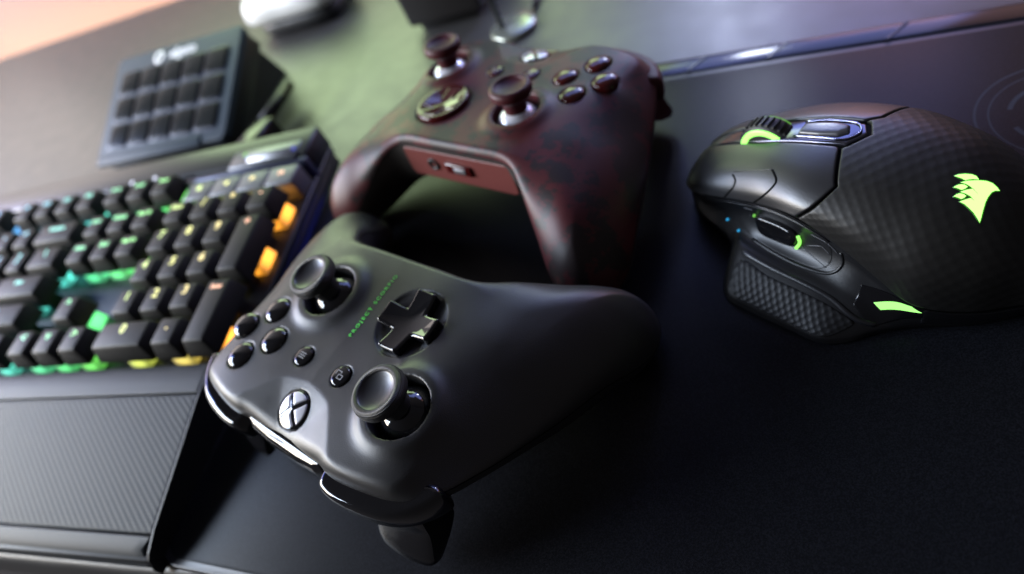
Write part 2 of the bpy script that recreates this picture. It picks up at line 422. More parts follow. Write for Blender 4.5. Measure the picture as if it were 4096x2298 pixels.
# desk top: front edge passes through (-253, 215); far edge through (-403, 995)
def dv(px, py): return -(px - KX) * sk + (py - KY) * ck
v_front, v_far = dv(-251, 214), dv(-395, 985)
ang_desk = math.atan2(-152, 236) * .0 + KT
desk_me = box_me('desk', -1100, 1300, v_front, v_far, -28, 0, 5, 4)
desk = struct('desk_surface', desk_me, M_desk); desk.location = (KX * S, KY * S, 0); desk.rotation_euler = (0, 0, KT)
w = struct('wall', box_me('wall', -1500, 1500, v_far + 90, v_far + 110, -700, 1600, 0), M_wall)
w.location = (KX * S, KY * S, 0); w.rotation_euler = (0, 0, KT)
q0, q1 = kw(-140, v_far + 20), kw(-140, v_far + 90)
area('led_strip_light', (q0[0], q0[1], -45), (q1[0], q1[1], 10), 1500, 14, 2.2, (1.0, 0.47, 0.20)).rotation_euler = (math.radians(118), 0, KT)

# =================================================================== MOUSE MAT
mat_a = math.radians(-37.5); mo = Vector((-172.5, 167.5, 0))
mat_root = empty('mouse_mat', mo, (0, 0, mat_a), 'large dark mouse mat with pale rim and glossy far strip, under mouse and controllers', 'mouse mat')
def rrect(x0, x1, y0, y1, r, n=8):
    out = []
    for cx, cy, a0 in ((x1 - r, y1 - r, 0), (x0 + r, y1 - r, 90), (x0 + r, y0 + r, 180), (x1 - r, y0 + r, 270)):
        for k in range(n + 1):
            a = math.radians(a0 + 90 * k / n); out.append((cx + r * math.cos(a), cy + r * math.sin(a)))
    return out
link('base', poly_extrude_me('mat_base', rrect(0, 365, 0, 268, 13), 0.0, 3.6, 0.8, True), M_matrim, mat_root)
link('playing_surface', poly_extrude_me('mat_top', rrect(3.0, 362, 3.0, 252, 10.5), 3.2, 4.0, 0.15, True), M_mat, mat_root)
link('glossy_strip', poly_extrude_me('mat_strip', rrect(40, 362, 255.5, 266, 2), 3.2, 4.3, 0.5, True), pmat('strip_gloss', (0.01, 0.01, 0.015), 0.15, spec=0.30), mat_root)
for k, x in enumerate((178, 214, 262, 322)):
    link('strip_divider', poly_extrude_me('divider', [(x, 255.8), (x + 1.4, 255.8), (x + 9.4, 265.8), (x + 8.0, 265.8)], 4.25, 4.7), M_matrim, mat_root)
link('edge_light', box_me('edge_light', -0.5, 0.0, 16, 200, 1.0, 2.4, 0), emat('edge_glow', (0.03, 0.06, 1.0), 3.0), mat_root)
# printed concentric rings
inv = (Matrix.Translation(mo) @ Matrix.Rotation(mat_a, 4, 'Z')).inverted()
cw = Vector((205.0, 135.0, 0)); A_, B_, C_ = (206.1, 158.8), (178.7, 152.8), (171.0, 129.9)
def circ(a, b, c):
    ax, ay, bx, by, cx, cy = *a, *b, *c; d = 2 * (ax * (by - cy) + bx * (cy - ay) + cx * (ay - by))
    ux = ((ax**2 + ay**2) * (by - cy) + (bx**2 + by**2) * (cy - ay) + (cx**2 + cy**2) * (ay - by)) / d
    uy = ((ax**2 + ay**2) * (cx - bx) + (bx**2 + by**2) * (ax - cx) + (cx**2 + cy**2) * (bx - ax)) / d
    return ux, uy, math.hypot(ax - ux, ay - uy)
ux, uy, ur = circ(A_, B_, C_); cl = inv @ Vector((ux, uy, 0))
def ring_me(name, r, w_, z=4.02, a0=0, a1=360, n=96):
    V, F = [], []
    for i in range(n + 1):
        a = math.radians(a0 + (a1 - a0) * i / n)
        for q in (r - w_ / 2, r + w_ / 2): V.append((q * math.cos(a), q * math.sin(a), z))
    for i in range(n): F.append((2 * i, 2 * i + 1, 2 * i + 3, 2 * i + 2))
    return mesh_np(name, V, F, False)
link('printed_ring', ring_me('ring', ur, 0.8), M_ring, mat_root, (cl.x, cl.y, 0))
link('printed_ring', ring_me('ring', ur - 4.2, 0.6), M_ring, mat_root, (cl.x, cl.y, 0))
for k in range(4): link('printed_arc', ring_me('arc', ur - 10.5, 1.6, 4.02, 20 + 90 * k, 75 + 90 * k, 24), M_ring, mat_root, (cl.x, cl.y, 0))

# =================================================================== GAME CONTROLLER
half = [(0, 42.7), (12, 42.7), (20.5, 42.8), (24.5, 43.6), (30, 43.7), (40, 42.3), (51, 39.6), (56.5, 36.6), (61.2, 30.5), (65.2, 20), (69.6, 6), (74.2, -9), (78.6, -26), (81.6, -40), (80.6, -51), (75, -59.5), (67, -61), (58.5, -57), (50, -48.5), (41, -39.5), (34.5, -33.8), (29, -31.8), (14, -31.5), (0, -31.5)]
outl = spline(half, 6); outl[0, 0] = outl[-1, 0] = 0.0
zc_f = rbf([(0, 44, -7.6), (25, 44, -7.2), (45, 41.5, -6.8), (60, 36, -7.5), (62, 30, -10), (66, 16, -16), (73, -4, -23.5), (77.5, -25, -29), (79, -41, -37), (74, -55, -40), (64, -58, -38), (57, -55, -31), (49, -47, -21), (42, -40, -11), (34, -34, -5), (25, -31.5, -4.2), (0, -31.5, -4), (0, 0, -6), (35, 0, -8), (55, -20, -18), (66, -42, -34)])
zt_f = rbf([(0, 0, 0), (0, 40, 0), (0, -30, -0.2), (20, 40, 0), (38, 17, 0), (20, -7, 0), (24, -30, -0.2), (38, 36, -0.2), (45, 0, -0.6), (54, 15, -2.6), (60, 30, -7.0), (52, 32, -2.2), (60, 14, -6.5), (62, 22, -8.5), (32, -30, -1), (42, -28, -3), (52, -15, -3), (60, -5, -7.5), (66, 10, -11), (52, -36, -6.0), (60, -28, -7.5), (62, -45, -11), (68, -38, -12.5), (72, -20, -13), (70, -54, -18), (76, -45, -19), (60, -54, -15)])
zb_f = rbf([(0, 0, -27), (0, 44, -19), (30, 43, -19), (60, 36, -20), (0, -31, -24), (28, -31, -26), (40, 0, -29), (68, 15, -29), (62, -15, -41), (76, -20, -44), (66, -42, -47.5), (76, -50, -47.5), (62, -57, -47), (46, -42, -40), (20, 15, -26)])
def Rt_f(x, y):
    r = 2.6 + 14.5 * sstep(28, 56, x); r = r + (4.5 - r) * sstep(18, 34, y) * (1 - sstep(50, 60, x)); return np.maximum(r, 2.4)
def Rb_f(x, y): return 5 + 12 * sstep(26, 52, x)
LSC, RSC, DPC, GUC = (-38.8, 17.2), (20.0, -7.4), (-21.0, -8.6), (0.3, 33.2)
ABXY = [(37.8, 6.9), (37.8, 27.3), (28.2, 17.1), (47.2, 17.1)]
_hh = spline([(80, 27), (62, 33.6), (50, 38.0), (38, 40.6), (30, 40.6), (26, 39.2), (22, 35.2), (15, 28.0), (12.4, 26.0), (9.5, 25.0), (3, 23.7), (0, 23.4)], 4)
HEX = np.concatenate([_hh, _hh[::-1][1:] * [-1, 1], [(-80, 90), (80, 90)]])
def feat(x, y):
    o = np.zeros(np.shape(x))
    for cx, cy in (LSC, RSC):
        r = np.hypot(x - cx, y - cy); o = o + 1.8 * np.where(r < 12.0, 1.0, np.exp(-((r - 12.0) / 3.2) ** 2))
    r = np.hypot(x - DPC[0], y - DPC[1]); o = o - np.where(r < 13.2, 0.5 + 2.3 * np.clip(1 - (r / 13.2) ** 2, 0, 1) ** .8, 0) * sstep(13.4, 12.9, r)
    d = -poly_sdf(HEX, np.asarray(x, float), np.asarray(y, float))
    k = 0.35; dd = np.where(d > 0, np.sqrt(d * d + k * k) - k, 0)
    o = o - 0.27 * dd
    return o
cuts = [(*LSC, 10.4, -7.0), (*RSC, 10.4, -7.0)] + [(x, y, 5.65, -2.6) for x, y in ABXY] + [(-10.2, 17.05, 3.9, -2.2), (10.2, 17.05, 3.9, -2.2), (GUC[0], GUC[1], 6.7, -4.6)]
body = Solid(outl, zt_f, zc_f, zb_f, Rt_f, Rb_f, feat, cuts, sym=True)
BP, BF = body.mesh(0.62, (-50, 4.5))
cen = BP[BF].mean(1); zcv = zc_f(np.abs(cen[:, 0]), cen[:, 1])
up = cen[:, 2] > zcv
Pa, Fa = compact(BP, BF[up]); Pb, Fb = compact(BP, BF[~up])
ME_face = mesh_np('face_shell', Pa, Fa); ME_rear = mesh_np('rear_shell', Pb, Fb)
full = np.concatenate([outl, outl[::-1] * [-1, 1]])
# trim the two halves to one loop, seam tube just outside the parting line
keep = [i for i in range(len(full)) if np.linalg.norm(full[i] - full[i - 1]) > .05]; loop = full[keep]
ME_seam = tube_me('seam', [(x, y, float(zc_f(abs(x), y))) for x, y in loop], 0.22, 6, True)
bump_o = spline([(21.6, 38), (21.8, 44.5), (23.5, 47.8), (28, 49.0), (38, 48.3), (49, 45.6), (56.5, 41.0), (61.6, 35.0), (63.0, 31), (59, 29), (48, 34), (34, 37)], 5, True)
bz = lambda x, y: -12.0 - 0.02 * np.maximum(np.abs(x) - 30, 0)
ztb = lambda x, y: -5.7 - 0.05 * np.maximum(np.abs(x) - 40, 0)
bs = Solid(bump_o, ztb, bz, -18.5, 3.2, 6.5, n=3.2)
P_, F_ = bs.mesh(0.6, (-20, -4)); ME_bumpR = mesh_np('bumper', P_, F_); ME_bumpL = mesh_np('bumper', P_ * [-1, 1, 1], F_[:, ::-1])
br = Solid([(-21.3, 38), (21.3, 38), (21.3, 43.9), (17, 45.5), (8, 46.1), (-8, 46.1), (-17, 45.5), (-21.3, 43.9)], lambda x, y: -5.5 - 0.55 * np.maximum(y - 42.4, 0), -11.0, -17, 2.2, 3.5, n=2.4)
P_, F_ = br.mesh(0.5, (-17, -4)); ME_bridge = mesh_np('bridge', P_, F_)
bz_ = Solid([(-26, 36), (26, 36), (26, 43), (20, 44.2), (-20, 44.2), (-26, 43)], -12, -18, -25, 2.5, 3, n=2.2)
def trig(sgn):
    prof_o = spline([(41, -12), (43.0, -18), (44.6, -24), (47.3, -29.5), (50.2, -34.5), (50.8, -37.2), (48.8, -38.3), (44, -36.5), (38, -33), (33, -28), (32, -18), (33, -12)], 5, True)
    V, F = [], []; xs = np.array([32.5, 33.0, 34.2, 36, 38, 41, 44, 47, 50, 52.5, 54.5, 55.5, 56]); k = len(prof_o); c = prof_o.mean(0)
    for i, x in enumerate(xs):
        e = min(x - 32.5, 56 - x); sc = 1 - 0.13 * max(0, 1 - e / 3.4) ** 2.2 if e > 0 else .86
        sweep = -0.012 * (x - 40) ** 2 if x > 40 else 0
        for (y, z) in prof_o:
            low = max(0, (-z - 20) / 26)
            V.append((sgn * (x + low * (x - 46) * -0.08), c[0] + (y - c[0]) * sc + sweep * (0.8 + .3 * low), c[1] + (z - c[1]) * sc))
    for i in range(len(xs) - 1):
        for j in range(k): F.append((i * k + j, i * k + (j + 1) % k, (i + 1) * k + (j + 1) % k, (i + 1) * k + j))
    F.append(tuple(range(k))); F.append(tuple((len(xs) - 1) * k + j for j in range(k))[::-1])
    me = mesh_np('trigger', V, F)
    bm = bmesh.new(); bm.from_mesh(me); bmesh.ops.recalc_face_normals(bm, faces=bm.faces); bm.to_mesh(me); bm.free(); smooth(me); sharp_by_angle(me, 45); return me
ME_trR, ME_trL = trig(1), trig(-1)
ME_ball = lathe_me('stick_ball', [(0.01, 1.2)] + [(9.9 * math.sin(a), -8.7 + 9.9 * math.cos(a)) for a in np.linspace(.1, 1.75, 22)])
ME_stem = lathe_me('stick_stem', [(4.9, -1), (4.8, 2.5), (4.8, 5.5), (5.3, 6.8), (6.3, 8.0), (7.4, 8.5)], 48)
ME_cap = lathe_me('stick_rim', [(7.2, 8.2), (8.0, 8.6), (8.6, 9.3), (8.8, 10.2), (8.8, 11.4), (8.55, 12.3), (8.0, 12.9), (7.3, 13.1), (6.6, 13.0), (6.3, 12.75)], 96)
ME_dish = lathe_me('stick_dish', [(6.35, 12.8), (6.1, 12.4), (5.8, 12.25), (5.0, 11.9), (3.6, 11.5), (1.8, 11.25), (0.01, 11.2)], 64)
def dome_me(name, r, h, z0, z1=0):
    return lathe_me(name, [(r, z0), (r, z1 - .35), (r * .985, z1 - .1), (r * .95, z1 + h * .12)] + [(r * .95 * math.sin(a), z1 + h * .12 + h * .88 * (math.cos(a) - math.cos(1.2)) / (1 - math.cos(1.2)) * 1.0) for a in np.linspace(1.2, 0.001, 14)[1:]] if False else
                    [(r, z0), (r, z1 - .3), (r * .97, z1)] + [(r * .97 * math.cos(a), z1 + h * math.sin(a)) for a in np.linspace(.12, math.pi / 2 - .001, 16)], 56)
ME_abxy = dome_me('face_button', 5.25, 1.7, -2.4, 0.5)
ME_small = dome_me('small_button', 3.55, 0.55, -2.0, 0.5)
def cross_me():
    a, L_ = 4.25, 11.7
    poly = [(a, a), (L_, a), (L_, -a), (a, -a), (a, -L_), (-a, -L_), (-a, -a), (-L_, -a), (-L_, a), (-a, a), (-a, L_), (a, L_)]
    bm = bmesh.new()
    xs = [-L_, -a, a, L_]
    g = {}
    N_ = 6
    ticks = sorted(set(np.round(np.concatenate([np.linspace(-L_, -a, N_), np.linspace(-a, a, N_ + 2), np.linspace(a, L_, N_)]), 4)))
    def inside(x, y): return (abs(x) <= a + 1e-6 and abs(y) <= L_ + 1e-6) or (abs(y) <= a + 1e-6 and abs(x) <= L_ + 1e-6)
    def z(x, y):
        r = math.hypot(x, y); return 0.7 + 2.3 * (r / L_) ** 1.6
    for i, x in enumerate(ticks):
        for j, y in enumerate(ticks):
            if inside(x, y): g[i, j] = bm.verts.new((x * S, y * S, z(x, y) * S))
    for i in range(len(ticks) - 1):
        for j in range(len(ticks) - 1):
            mx, my = (ticks[i] + ticks[i + 1]) / 2, (ticks[j] + ticks[j + 1]) / 2
            if inside(mx, my): bm.faces.new([g[i, j], g[i + 1, j], g[i + 1, j + 1], g[i, j + 1]])
    bnd = [e for e in bm.edges if e.is_boundary]
    r = bmesh.ops.extrude_edge_only(bm, edges=bnd); nv = [v for v in r['geom'] if isinstance(v, bmesh.types.BMVert)]
    for v in nv: v.co.z = -2.6 * S
    bmesh.ops.recalc_face_normals(bm, faces=bm.faces)
    ed = [e for e in bm.edges if len(e.link_faces) == 2 and e.calc_face_angle(0) > .7]
    bmesh.ops.bevel(bm, geom=ed, offset=1.1 * S, segments=5, profile=0.5, affect='EDGES')
    me = bpy.data.meshes.new('d_pad'); bm.to_mesh(me); bm.free(); smooth(me); return me
ME_cross = cross_me()
def guide_parts():
    """lens of the round button cut by an X into four segments"""
    segs = []
    R_ = 6.0; cx_, cy_ = 0, 0
    lim = {'top': (52, 128), 'bottom': (232, 308), 'left': (140, 220), 'right': (-40, 40)}
    for k, (a0, a1) in lim.items():
        am = math.radians((a0 + a1) / 2); tip = (1.25 * math.cos(am), 1.25 * math.sin(am))
        arc = [(R_ * math.cos(math.radians(a)), R_ * math.sin(math.radians(a))) for a in np.linspace(a0, a1, 14)]
        A = np.array(arc[0]); B = np.array(arc[-1]); T = np.array(tip); mid1 = (A + T) / 2; mid2 = (B + T) / 2
        n1 = np.array([math.cos(am), math.sin(am)]); mid1 = mid1 + n1 * .35; mid2 = mid2 + n1 * .35
        poly = [tuple(T)] + [tuple((T * (1 - t) ** 2 + 2 * mid1 * t * (1 - t) + A * t * t)) for t in (.25, .5, .75)] + arc + [tuple((B * (1 - t) ** 2 + 2 * mid2 * t * (1 - t) + T * t * t)) for t in (.25, .5, .75)]
        segs.append(panel_me('lens_segment', poly, lambda u, v: np.stack([u, v, 1.5 - 0.022 * (u * u + v * v)], 1), 0.7, (.1, .2, .35, .5), edge=.35, skirt=.8))
    return segs
ME_guide = guide_parts()
ME_text = text_me('lettering', 'PROJECT SCORPIO', 2.05, 0.03, 1.42, bold=0.02)
def outline_rect(w, h, t):
    V = [(-w/2, -h/2, 0), (w/2, -h/2, 0), (w/2, h/2, 0), (-w/2, h/2, 0), (-w/2+t, -h/2+t, 0), (w/2-t, -h/2+t, 0), (w/2-t, h/2-t, 0), (-w/2+t, h/2-t, 0)]
    return V, [(0, 1, 5, 4), (1, 2, 6, 5), (2, 3, 7, 6), (3, 0, 4, 7)]
def icon_view():
    V, F = outline_rect(2.3, 1.7, .28); V = [(x - .6, y + .55, z) for x, y, z in V]
    V2 = [(-.35, -1.45, 0), (1.95, -1.45, 0), (1.95, .1, 0), (1.67, .1, 0), (1.67, -1.17, 0), (-.07, -1.17, 0), (-.07, -.55, 0), (-.35, -.55, 0)]
    n = len(V); F = F + [(n, n + 1, n + 4, n + 5), (n + 1, n + 2, n + 3, n + 4), (n, n + 5, n + 6, n + 7)]
    return mesh_np('view_icon', V + V2, F, False)
def icon_menu():
    V, F = [], []
    for k in (-.85, 0, .85):
        n = len(V); V += [(-1.4, k - .17, 0), (1.4, k - .17, 0), (1.4, k + .17, 0), (-1.4, k + .17, 0)]; F.append((n, n + 1, n + 2, n + 3))
    return mesh_np('menu_icon', V, F, False)
ME_iv, ME_im = icon_view(), icon_menu()
_v = np.array([v.co for v in ME_text.vertices]) / S; _k = 26.6 / (_v[:, 0].max() - _v[:, 0].min()); _v[:, 0] *= _k
_x = -1.8 + _v[:, 1]; _y = -9.3 - _v[:, 0]; _v[:, 2] = zt_f(np.abs(_x), _y) + feat(_x, _y) + 0.16 + (_v[:, 2] > 0) * .03
ME_text.vertices.foreach_set('co', (_v * S).ravel()); ME_text.update()
ME_disc = lathe_me('d_pad_disc', [(12.2, -2), (12.2, .9), (11.9, 1.5), (11.2, 1.75), (9, 1.1), (5, .2), (.01, -.1)], 72)

def use(me, mat, name, root, loc=None, rot=None):
    o = bpy.data.objects.new(name, me); COL.objects.link(o); o.parent = root
    if not me.materials: me.materials.append(mat)
    o.material_slots[0].link = 'OBJECT'; o.material_slots[0].material = mat
    if loc is not None: o.location = Vector(loc) * S
    if rot is not None: o.rotation_euler = rot
    return o
def controller(kind, loc, rot, label):
    red = kind == 'red'
    root = empty('game_controller', loc, rot, label, 'game controller', 'game controllers on the mouse mat')
    use(ME_face, M_camo if red else M_satin, 'face_shell', root)
    use(ME_rear, M_greygrip if red else M_rear, 'rear_shell', root)
    use(ME_seam, M_groove, 'seam', root)
    use(ME_bumpR, M_darkred if red else M_gloss, 'bumper', root); use(ME_bumpL, M_darkred if red else M_gloss, 'bumper', root)
    use(ME_bridge, M_redgloss if red else M_gloss, 'front_bridge', root)
    use(ME_trR, M_darkred if red else M_gloss2, 'trigger', root); use(ME_trL, M_darkred if red else M_gloss2, 'trigger', root)
    for cx, cy in (LSC, RSC):
        st = use(ME_stem, M_darkred if red else M_rubber, 'thumbstick', root, (cx, cy, 0), (math.radians(-3), math.radians(3), 0))
        use(ME_ball, M_silver if red else M_gloss, 'stick_ball', st, (0, 0, 2.0))
        use(ME_cap, M_darkred if red else M_knurl, 'stick_rim', st)
        use(ME_dish, M_darkred if red else M_dish, 'stick_dish', st)
    if red:
        d = use(ME_disc, M_redgloss, 'd_pad', root, (DPC[0], DPC[1], 0.4))
        ln = use(ME_cross, M_redgloss, 'd_pad_cross', d, (0, 0, -0.3)); ln.scale = (.82, .82, .7)
    else:
        use(ME_cross, M_gloss, 'd_pad', root, (DPC[0], DPC[1], -0.1))
    for x, y in ABXY: use(ME_abxy, M_redgloss if red else M_gloss, 'face_button', root, (x, y, -0.2))
    for x, ic in ((-10.2, ME_iv), (10.2, ME_im)):
        b = use(ME_small, M_redgloss if red else M_gloss, 'view_button' if x < 0 else 'menu_button', root, (x, 17.05, 0))
        use(ic, M_grey_ink, 'icon', b, (0, 0, 1.075))
    gb = use(lathe_me('guide_button', [(6.45, -3.5), (6.45, .1), (6.2, .35), (5.4, .3), (3, .7), (.01, .9)]), M_gloss, 'guide_button', root, (GUC[0], GUC[1], -2.2), (math.radians(-14), 0, 0))
    for me in ME_guide: use(me, M_silver, 'lens_segment', gb, (0, 0, -0.15))
    if not red:
        use(ME_text, M_green_ink, 'lettering', root, (-1.8, -9.3, 0), (0, 0, -math.pi / 2))
    else:
        pm = panel_me('port_panel', rrect(-31, 31, -21, -5.6, 3), lambda u, v: np.stack([u, np.full(np.shape(u), -31.9) - .0 * u, v], 1), 3, lift=0.1, edge=.3, skirt=1)
        pp = use(pm, M_red, 'port_panel', root)
        jack = lathe_me('headphone_jack', [(3.0, 0), (3.0, .7), (2.5, .9), (1.9, .8), (1.8, -1), (.01, -1)], 32)
        use(jack, M_dark, 'headphone_jack', pp, (-14, -32, -12.5), (math.pi / 2, 0, 0))
        use(box_me('expansion_port', -7.5, 7.5, -1.0, .6, -2.6, 2.6, .7), M_redgloss, 'expansion_port', pp, (1.5, -32.2, -12.5))
        use(box_me('port_contact', -3.2, 3.2, -.5, .5, -1.2, 1.2, .2), M_metal, 'port_contact', pp, (2.5, -33.1, -12.5))
    return root
controller('black', (-52.83, 172.82, 50.9), (-0.0234, -0.0008, 2.12838), 'satin black game controller with green lettering and glossy buttons, nearest to the viewer')
controller('red', (33.0, 255.2, 50.2), (-0.05, 0.003, -1.012), 'worn red and black camouflage game controller with dark red thumbsticks, behind the black one')

# =================================================================== KEYBOARD
U = 19.05
kb = empty('keyboard', (KX, KY, 0), (0.0528, 0, KT), 'black mechanical keyboard with rainbow backlit legends and floating keycaps, left of the game controllers', 'keyboard')
link('plate', box_me('plate', -12 * U, 3.62 * U, -0.70 * U, 6.75 * U, 8, 13.5, 1.2), M_alu, kb)
link('case', box_me('case', -12 * U, 3.58 * U, -0.66 * U, 6.7 * U, 0.5, 8.2, 1.0), M_kbside, kb)
link('top_rail', box_me('top_rail', -12 * U, 3.62 * U, 5.72 * U, 6.85 * U, 12, 27, 2.0), M_alu, kb)
link('rail_lip', box_me('rail_lip', -1.5 * U, 3.62 * U, 5.52 * U, 5.70 * U, 12, 25.5, 0.8), pmat('bluish_trim', (0.09, 0.10, 0.16), 0.3, metal=0.6), kb)
import colorsys
def keycol(x):
    xs = [-9, -6.5, -5, -3.3, -1.5, 0, 1, 2, 3]; hs = [.60, .55, .47, .39, .34, .22, .165, .125, .05]
    h = float(np.interp(x, xs, hs)); return colorsys.hsv_to_rgb(h, 0.86, 1.0)
_em = {}
def em(x, kind):
    k = (round(x * 2) / 2, kind)
    if k not in _em:
        c = keycol(x)
        if kind == 'housing' and x > 2.7: c = (1.0, 0.37, 0.03)
        if kind == 'legend': c = tuple(0.9 * q + .1 for q in c)
        _em[k] = emat('%s_glow' % kind, c, {'legend': 1.5, 'housing': 1.1}[kind], (0.3, 0.3, 0.3) if kind == 'housing' else (.3, .3, .3))
        if kind == 'housing':                                  # the diode sits in the middle of its clear housing
            m_ = _em[k]; tc_ = m_.node_tree.nodes.new('ShaderNodeTexCoord'); vm_ = m_.node_tree.nodes.new('ShaderNodeVectorMath'); vm_.operation = 'SUBTRACT'
            vm_.inputs[1].default_value = (0, 1.5 * S, 17 * S); m_.node_tree.links.new(tc_.outputs['Object'], vm_.inputs[0])
            ln_ = m_.node_tree.nodes.new('ShaderNodeVectorMath'); ln_.operation = 'LENGTH'; m_.node_tree.links.new(vm_.outputs[0], ln_.inputs[0])
            mr_ = m_.node_tree.nodes.new('ShaderNodeMapRange'); mr_.inputs[1].default_value = 6.2 * S; mr_.inputs[2].default_value = 9.8 * S
            mr_.inputs[3].default_value = 3.0 if x > 2.7 else 1.9; mr_.inputs[4].default_value = 0.5 if x > 2.7 else 0.35
            m_.node_tree.links.new(ln_.outputs['Value'], mr_.inputs[0]); m_.node_tree.links.new(mr_.outputs[0], m_.node_tree.nodes['Principled BSDF'].inputs['Emission Strength'])
    return _em[k]
_kc = {}
def keycap(wu, hu):
    k = (wu, hu)
    if k not in _kc:
        W_, H_ = wu * U - 1.2, hu * U - 1.2
        _kc[k] = box_me('keycap', -W_ / 2, W_ / 2, -H_ / 2, H_ / 2, 22.0, 32.0, 1.1, 3, ((W_ - 6.0) / W_, (H_ - 4.8) / H_, 0.9))
    return _kc[k]
ME_house = box_me('switch_housing', -7, 7, -7, 7, 13.5, 21.5, 1.0, 2, (.8, .8))
keys = []
for r_, row in enumerate((['↑'],)): pass
def K(x, y, s, w_=1, h_=1): keys.append((x, y, s, w_, h_))
for x, y, s in ((0, 1, '1'), (1, 1, '2'), (2, 1, '3'), (0, 2, '4'), (1, 2, '5'), (2, 2, '6'), (0, 3, '7'), (1, 3, '8'), (2, 3, '9'), (0, 4, 'Num'), (1, 4, '/'), (2, 4, '*'), (3, 4, '-'), (2, 0, '.')): K(x, y, s)
K(.5, 0, '0', 2); K(3, 2.5, '+', 1, 2); K(3, .5, 'Enter', 1, 2)
for x, a, b, c in ((-3.25, 'Insert', 'Delete', 'Prt Sc'), (-2.25, 'Home', 'End', 'Scroll'), (-1.25, 'Page Up', 'Page Dn', 'Pause')):
    K(x, 4, a); K(x, 3, b); K(x, 5.25, c)
K(-3.25, 0, '<'); K(-2.25, 0, 'v'); K(-1.25, 0, '>'); K(-2.25, 1, '^')
K(-5.0, 4, 'Backspace', 2); K(-4.75, 3, '\\', 1.5); K(-5.125, 2, 'Enter', 2.25); K(-5.375, 1, 'Shift', 2.75); K(-4.625, 0, 'Ctrl', 1.25)
K(-5.875, 0, 'Menu', 1.25); K(-7.125, 0, 'Win', 1.25)
for i, s in enumerate(('=', '-', '0', '9', '8')): K(-6.5 - i, 4, s)
for i, s in enumerate((']', '[', 'P', 'O', 'I')): K(-6 - i, 3, s)
for i, s in enumerate(("'", ';', 'L', 'K')): K(-6.75 - i, 2, s)
for i, s in enumerate(('/', '.', ',')): K(-7.25 - i, 1, s)
for i, s in enumerate(('F12', 'F11', 'F10', 'F9', 'F8')): K(-4.5 - i - (0.5 if i > 3 else 0), 5.25, s)
_tx = {}
for x, y, s, w_, h_ in keys:
    kc = link('keycap', keycap(w_, h_), None, kb, (x * U, y * U, 0))
    if not kc.data.materials: kc.data.materials.append(M_key)
    if s not in _tx: _tx[s] = text_me('legend', s, 6.8 if len(s) == 1 else (4.0 if len(s) < 5 else 3.0), 0.03, bold=0.12)
    ly = (h_ / 2 - .5) * U + 2.6 + 0.9
    lg = use(_tx[s], em(x, 'legend'), 'legend', kc, (0, ly, 32.05))
    nh = 1
    use(ME_house, em(x, 'housing'), 'switch_housing', kb, (x * U, (0.12 if (x, y) == (3, .5) else y) * U, 0))
    if w_ >= 1.9 or h_ > 1:
        for sg in (-1, 1): link('stabiliser', box_me('stabiliser', -2.5, 2.5, -4, 4, 13.5, 21.5, .5), M_dark, kb, (x * U + (sg * 12 if w_ >= 1.9 else 0), y * U + (sg * 12 if h_ > 1 else 0), 0))
for i, s in enumerate(('■', '◄', '►', '»')):
    mk = link('media_key', box_me('media_key', -U / 2 + .4, U / 2 - .4, -6.5, 6.5, 13, 26.5, 1.2, 3), M_grey_key, kb, (i * U + .05 * U, 5.05 * U, 0))
    if i == 0: sh = poly_extrude_me('media_icon', rrect(-1.6, 1.6, -1.6, 1.6, .3), 0, .05)
    elif i == 1: sh = poly_extrude_me('media_icon', [(1.8, -1.7), (1.8, 1.7), (-1.8, 0)], 0, .05)
    elif i == 2: sh = poly_extrude_me('media_icon', [(-1.8, 1.7), (-1.8, -1.7), (1.8, 0)], 0, .05)
    else: sh = poly_extrude_me('media_icon', [(-2, 1.7), (-2, -1.7), (0, -.2), (0, -1.7), (2, 0), (0, 1.7), (0, .2)], 0, .05)
    use(sh, em(i, 'legend'), 'media_icon', mk, (0, 1.5, 26.55))
rol = lathe_me('volume_roller', [(0.01, -15), (5.2, -15), (5.6, -14.6), (5.6, 14.6), (5.2, 15), (.01, 15)], 60)
ro = use(rol, M_metal, 'volume_roller', kb, (2.35 * U, 5.95 * U, 23.6), (0, math.pi / 2, 0))
link('roller_frame', box_me('roller_frame', .9 * U, 3.3 * U, 5.62 * U, 6.3 * U, 24, 27.6, .8), pmat('frame_trim', (0.10, 0.11, 0.13), .3, metal=.5), kb)
for x, cc in ((1.35, (0.35, 0.9, 0.25)), (1.52, (0.05, 0.12, 1.0)), (3.15, (0.1, 0.15, 0.9))):
    link('status_light', lathe_me('status_light', [(1.3, 0), (1.3, .35), (.9, .5), (.01, .55)], 20), emat('status_glow', cc, .8), kb, (x * U, (5.95 if x > 1.4 else 6.12) * U, 27.5))
for x in (-3.2, -2.2):
    link('status_light', lathe_me('status_light', [(1.1, 0), (1.1, .3), (.8, .4), (.01, .45)], 20), emat('lock_glow', (.75, .8, 1), 2.2), kb, (x * U, 5.95 * U, 27))

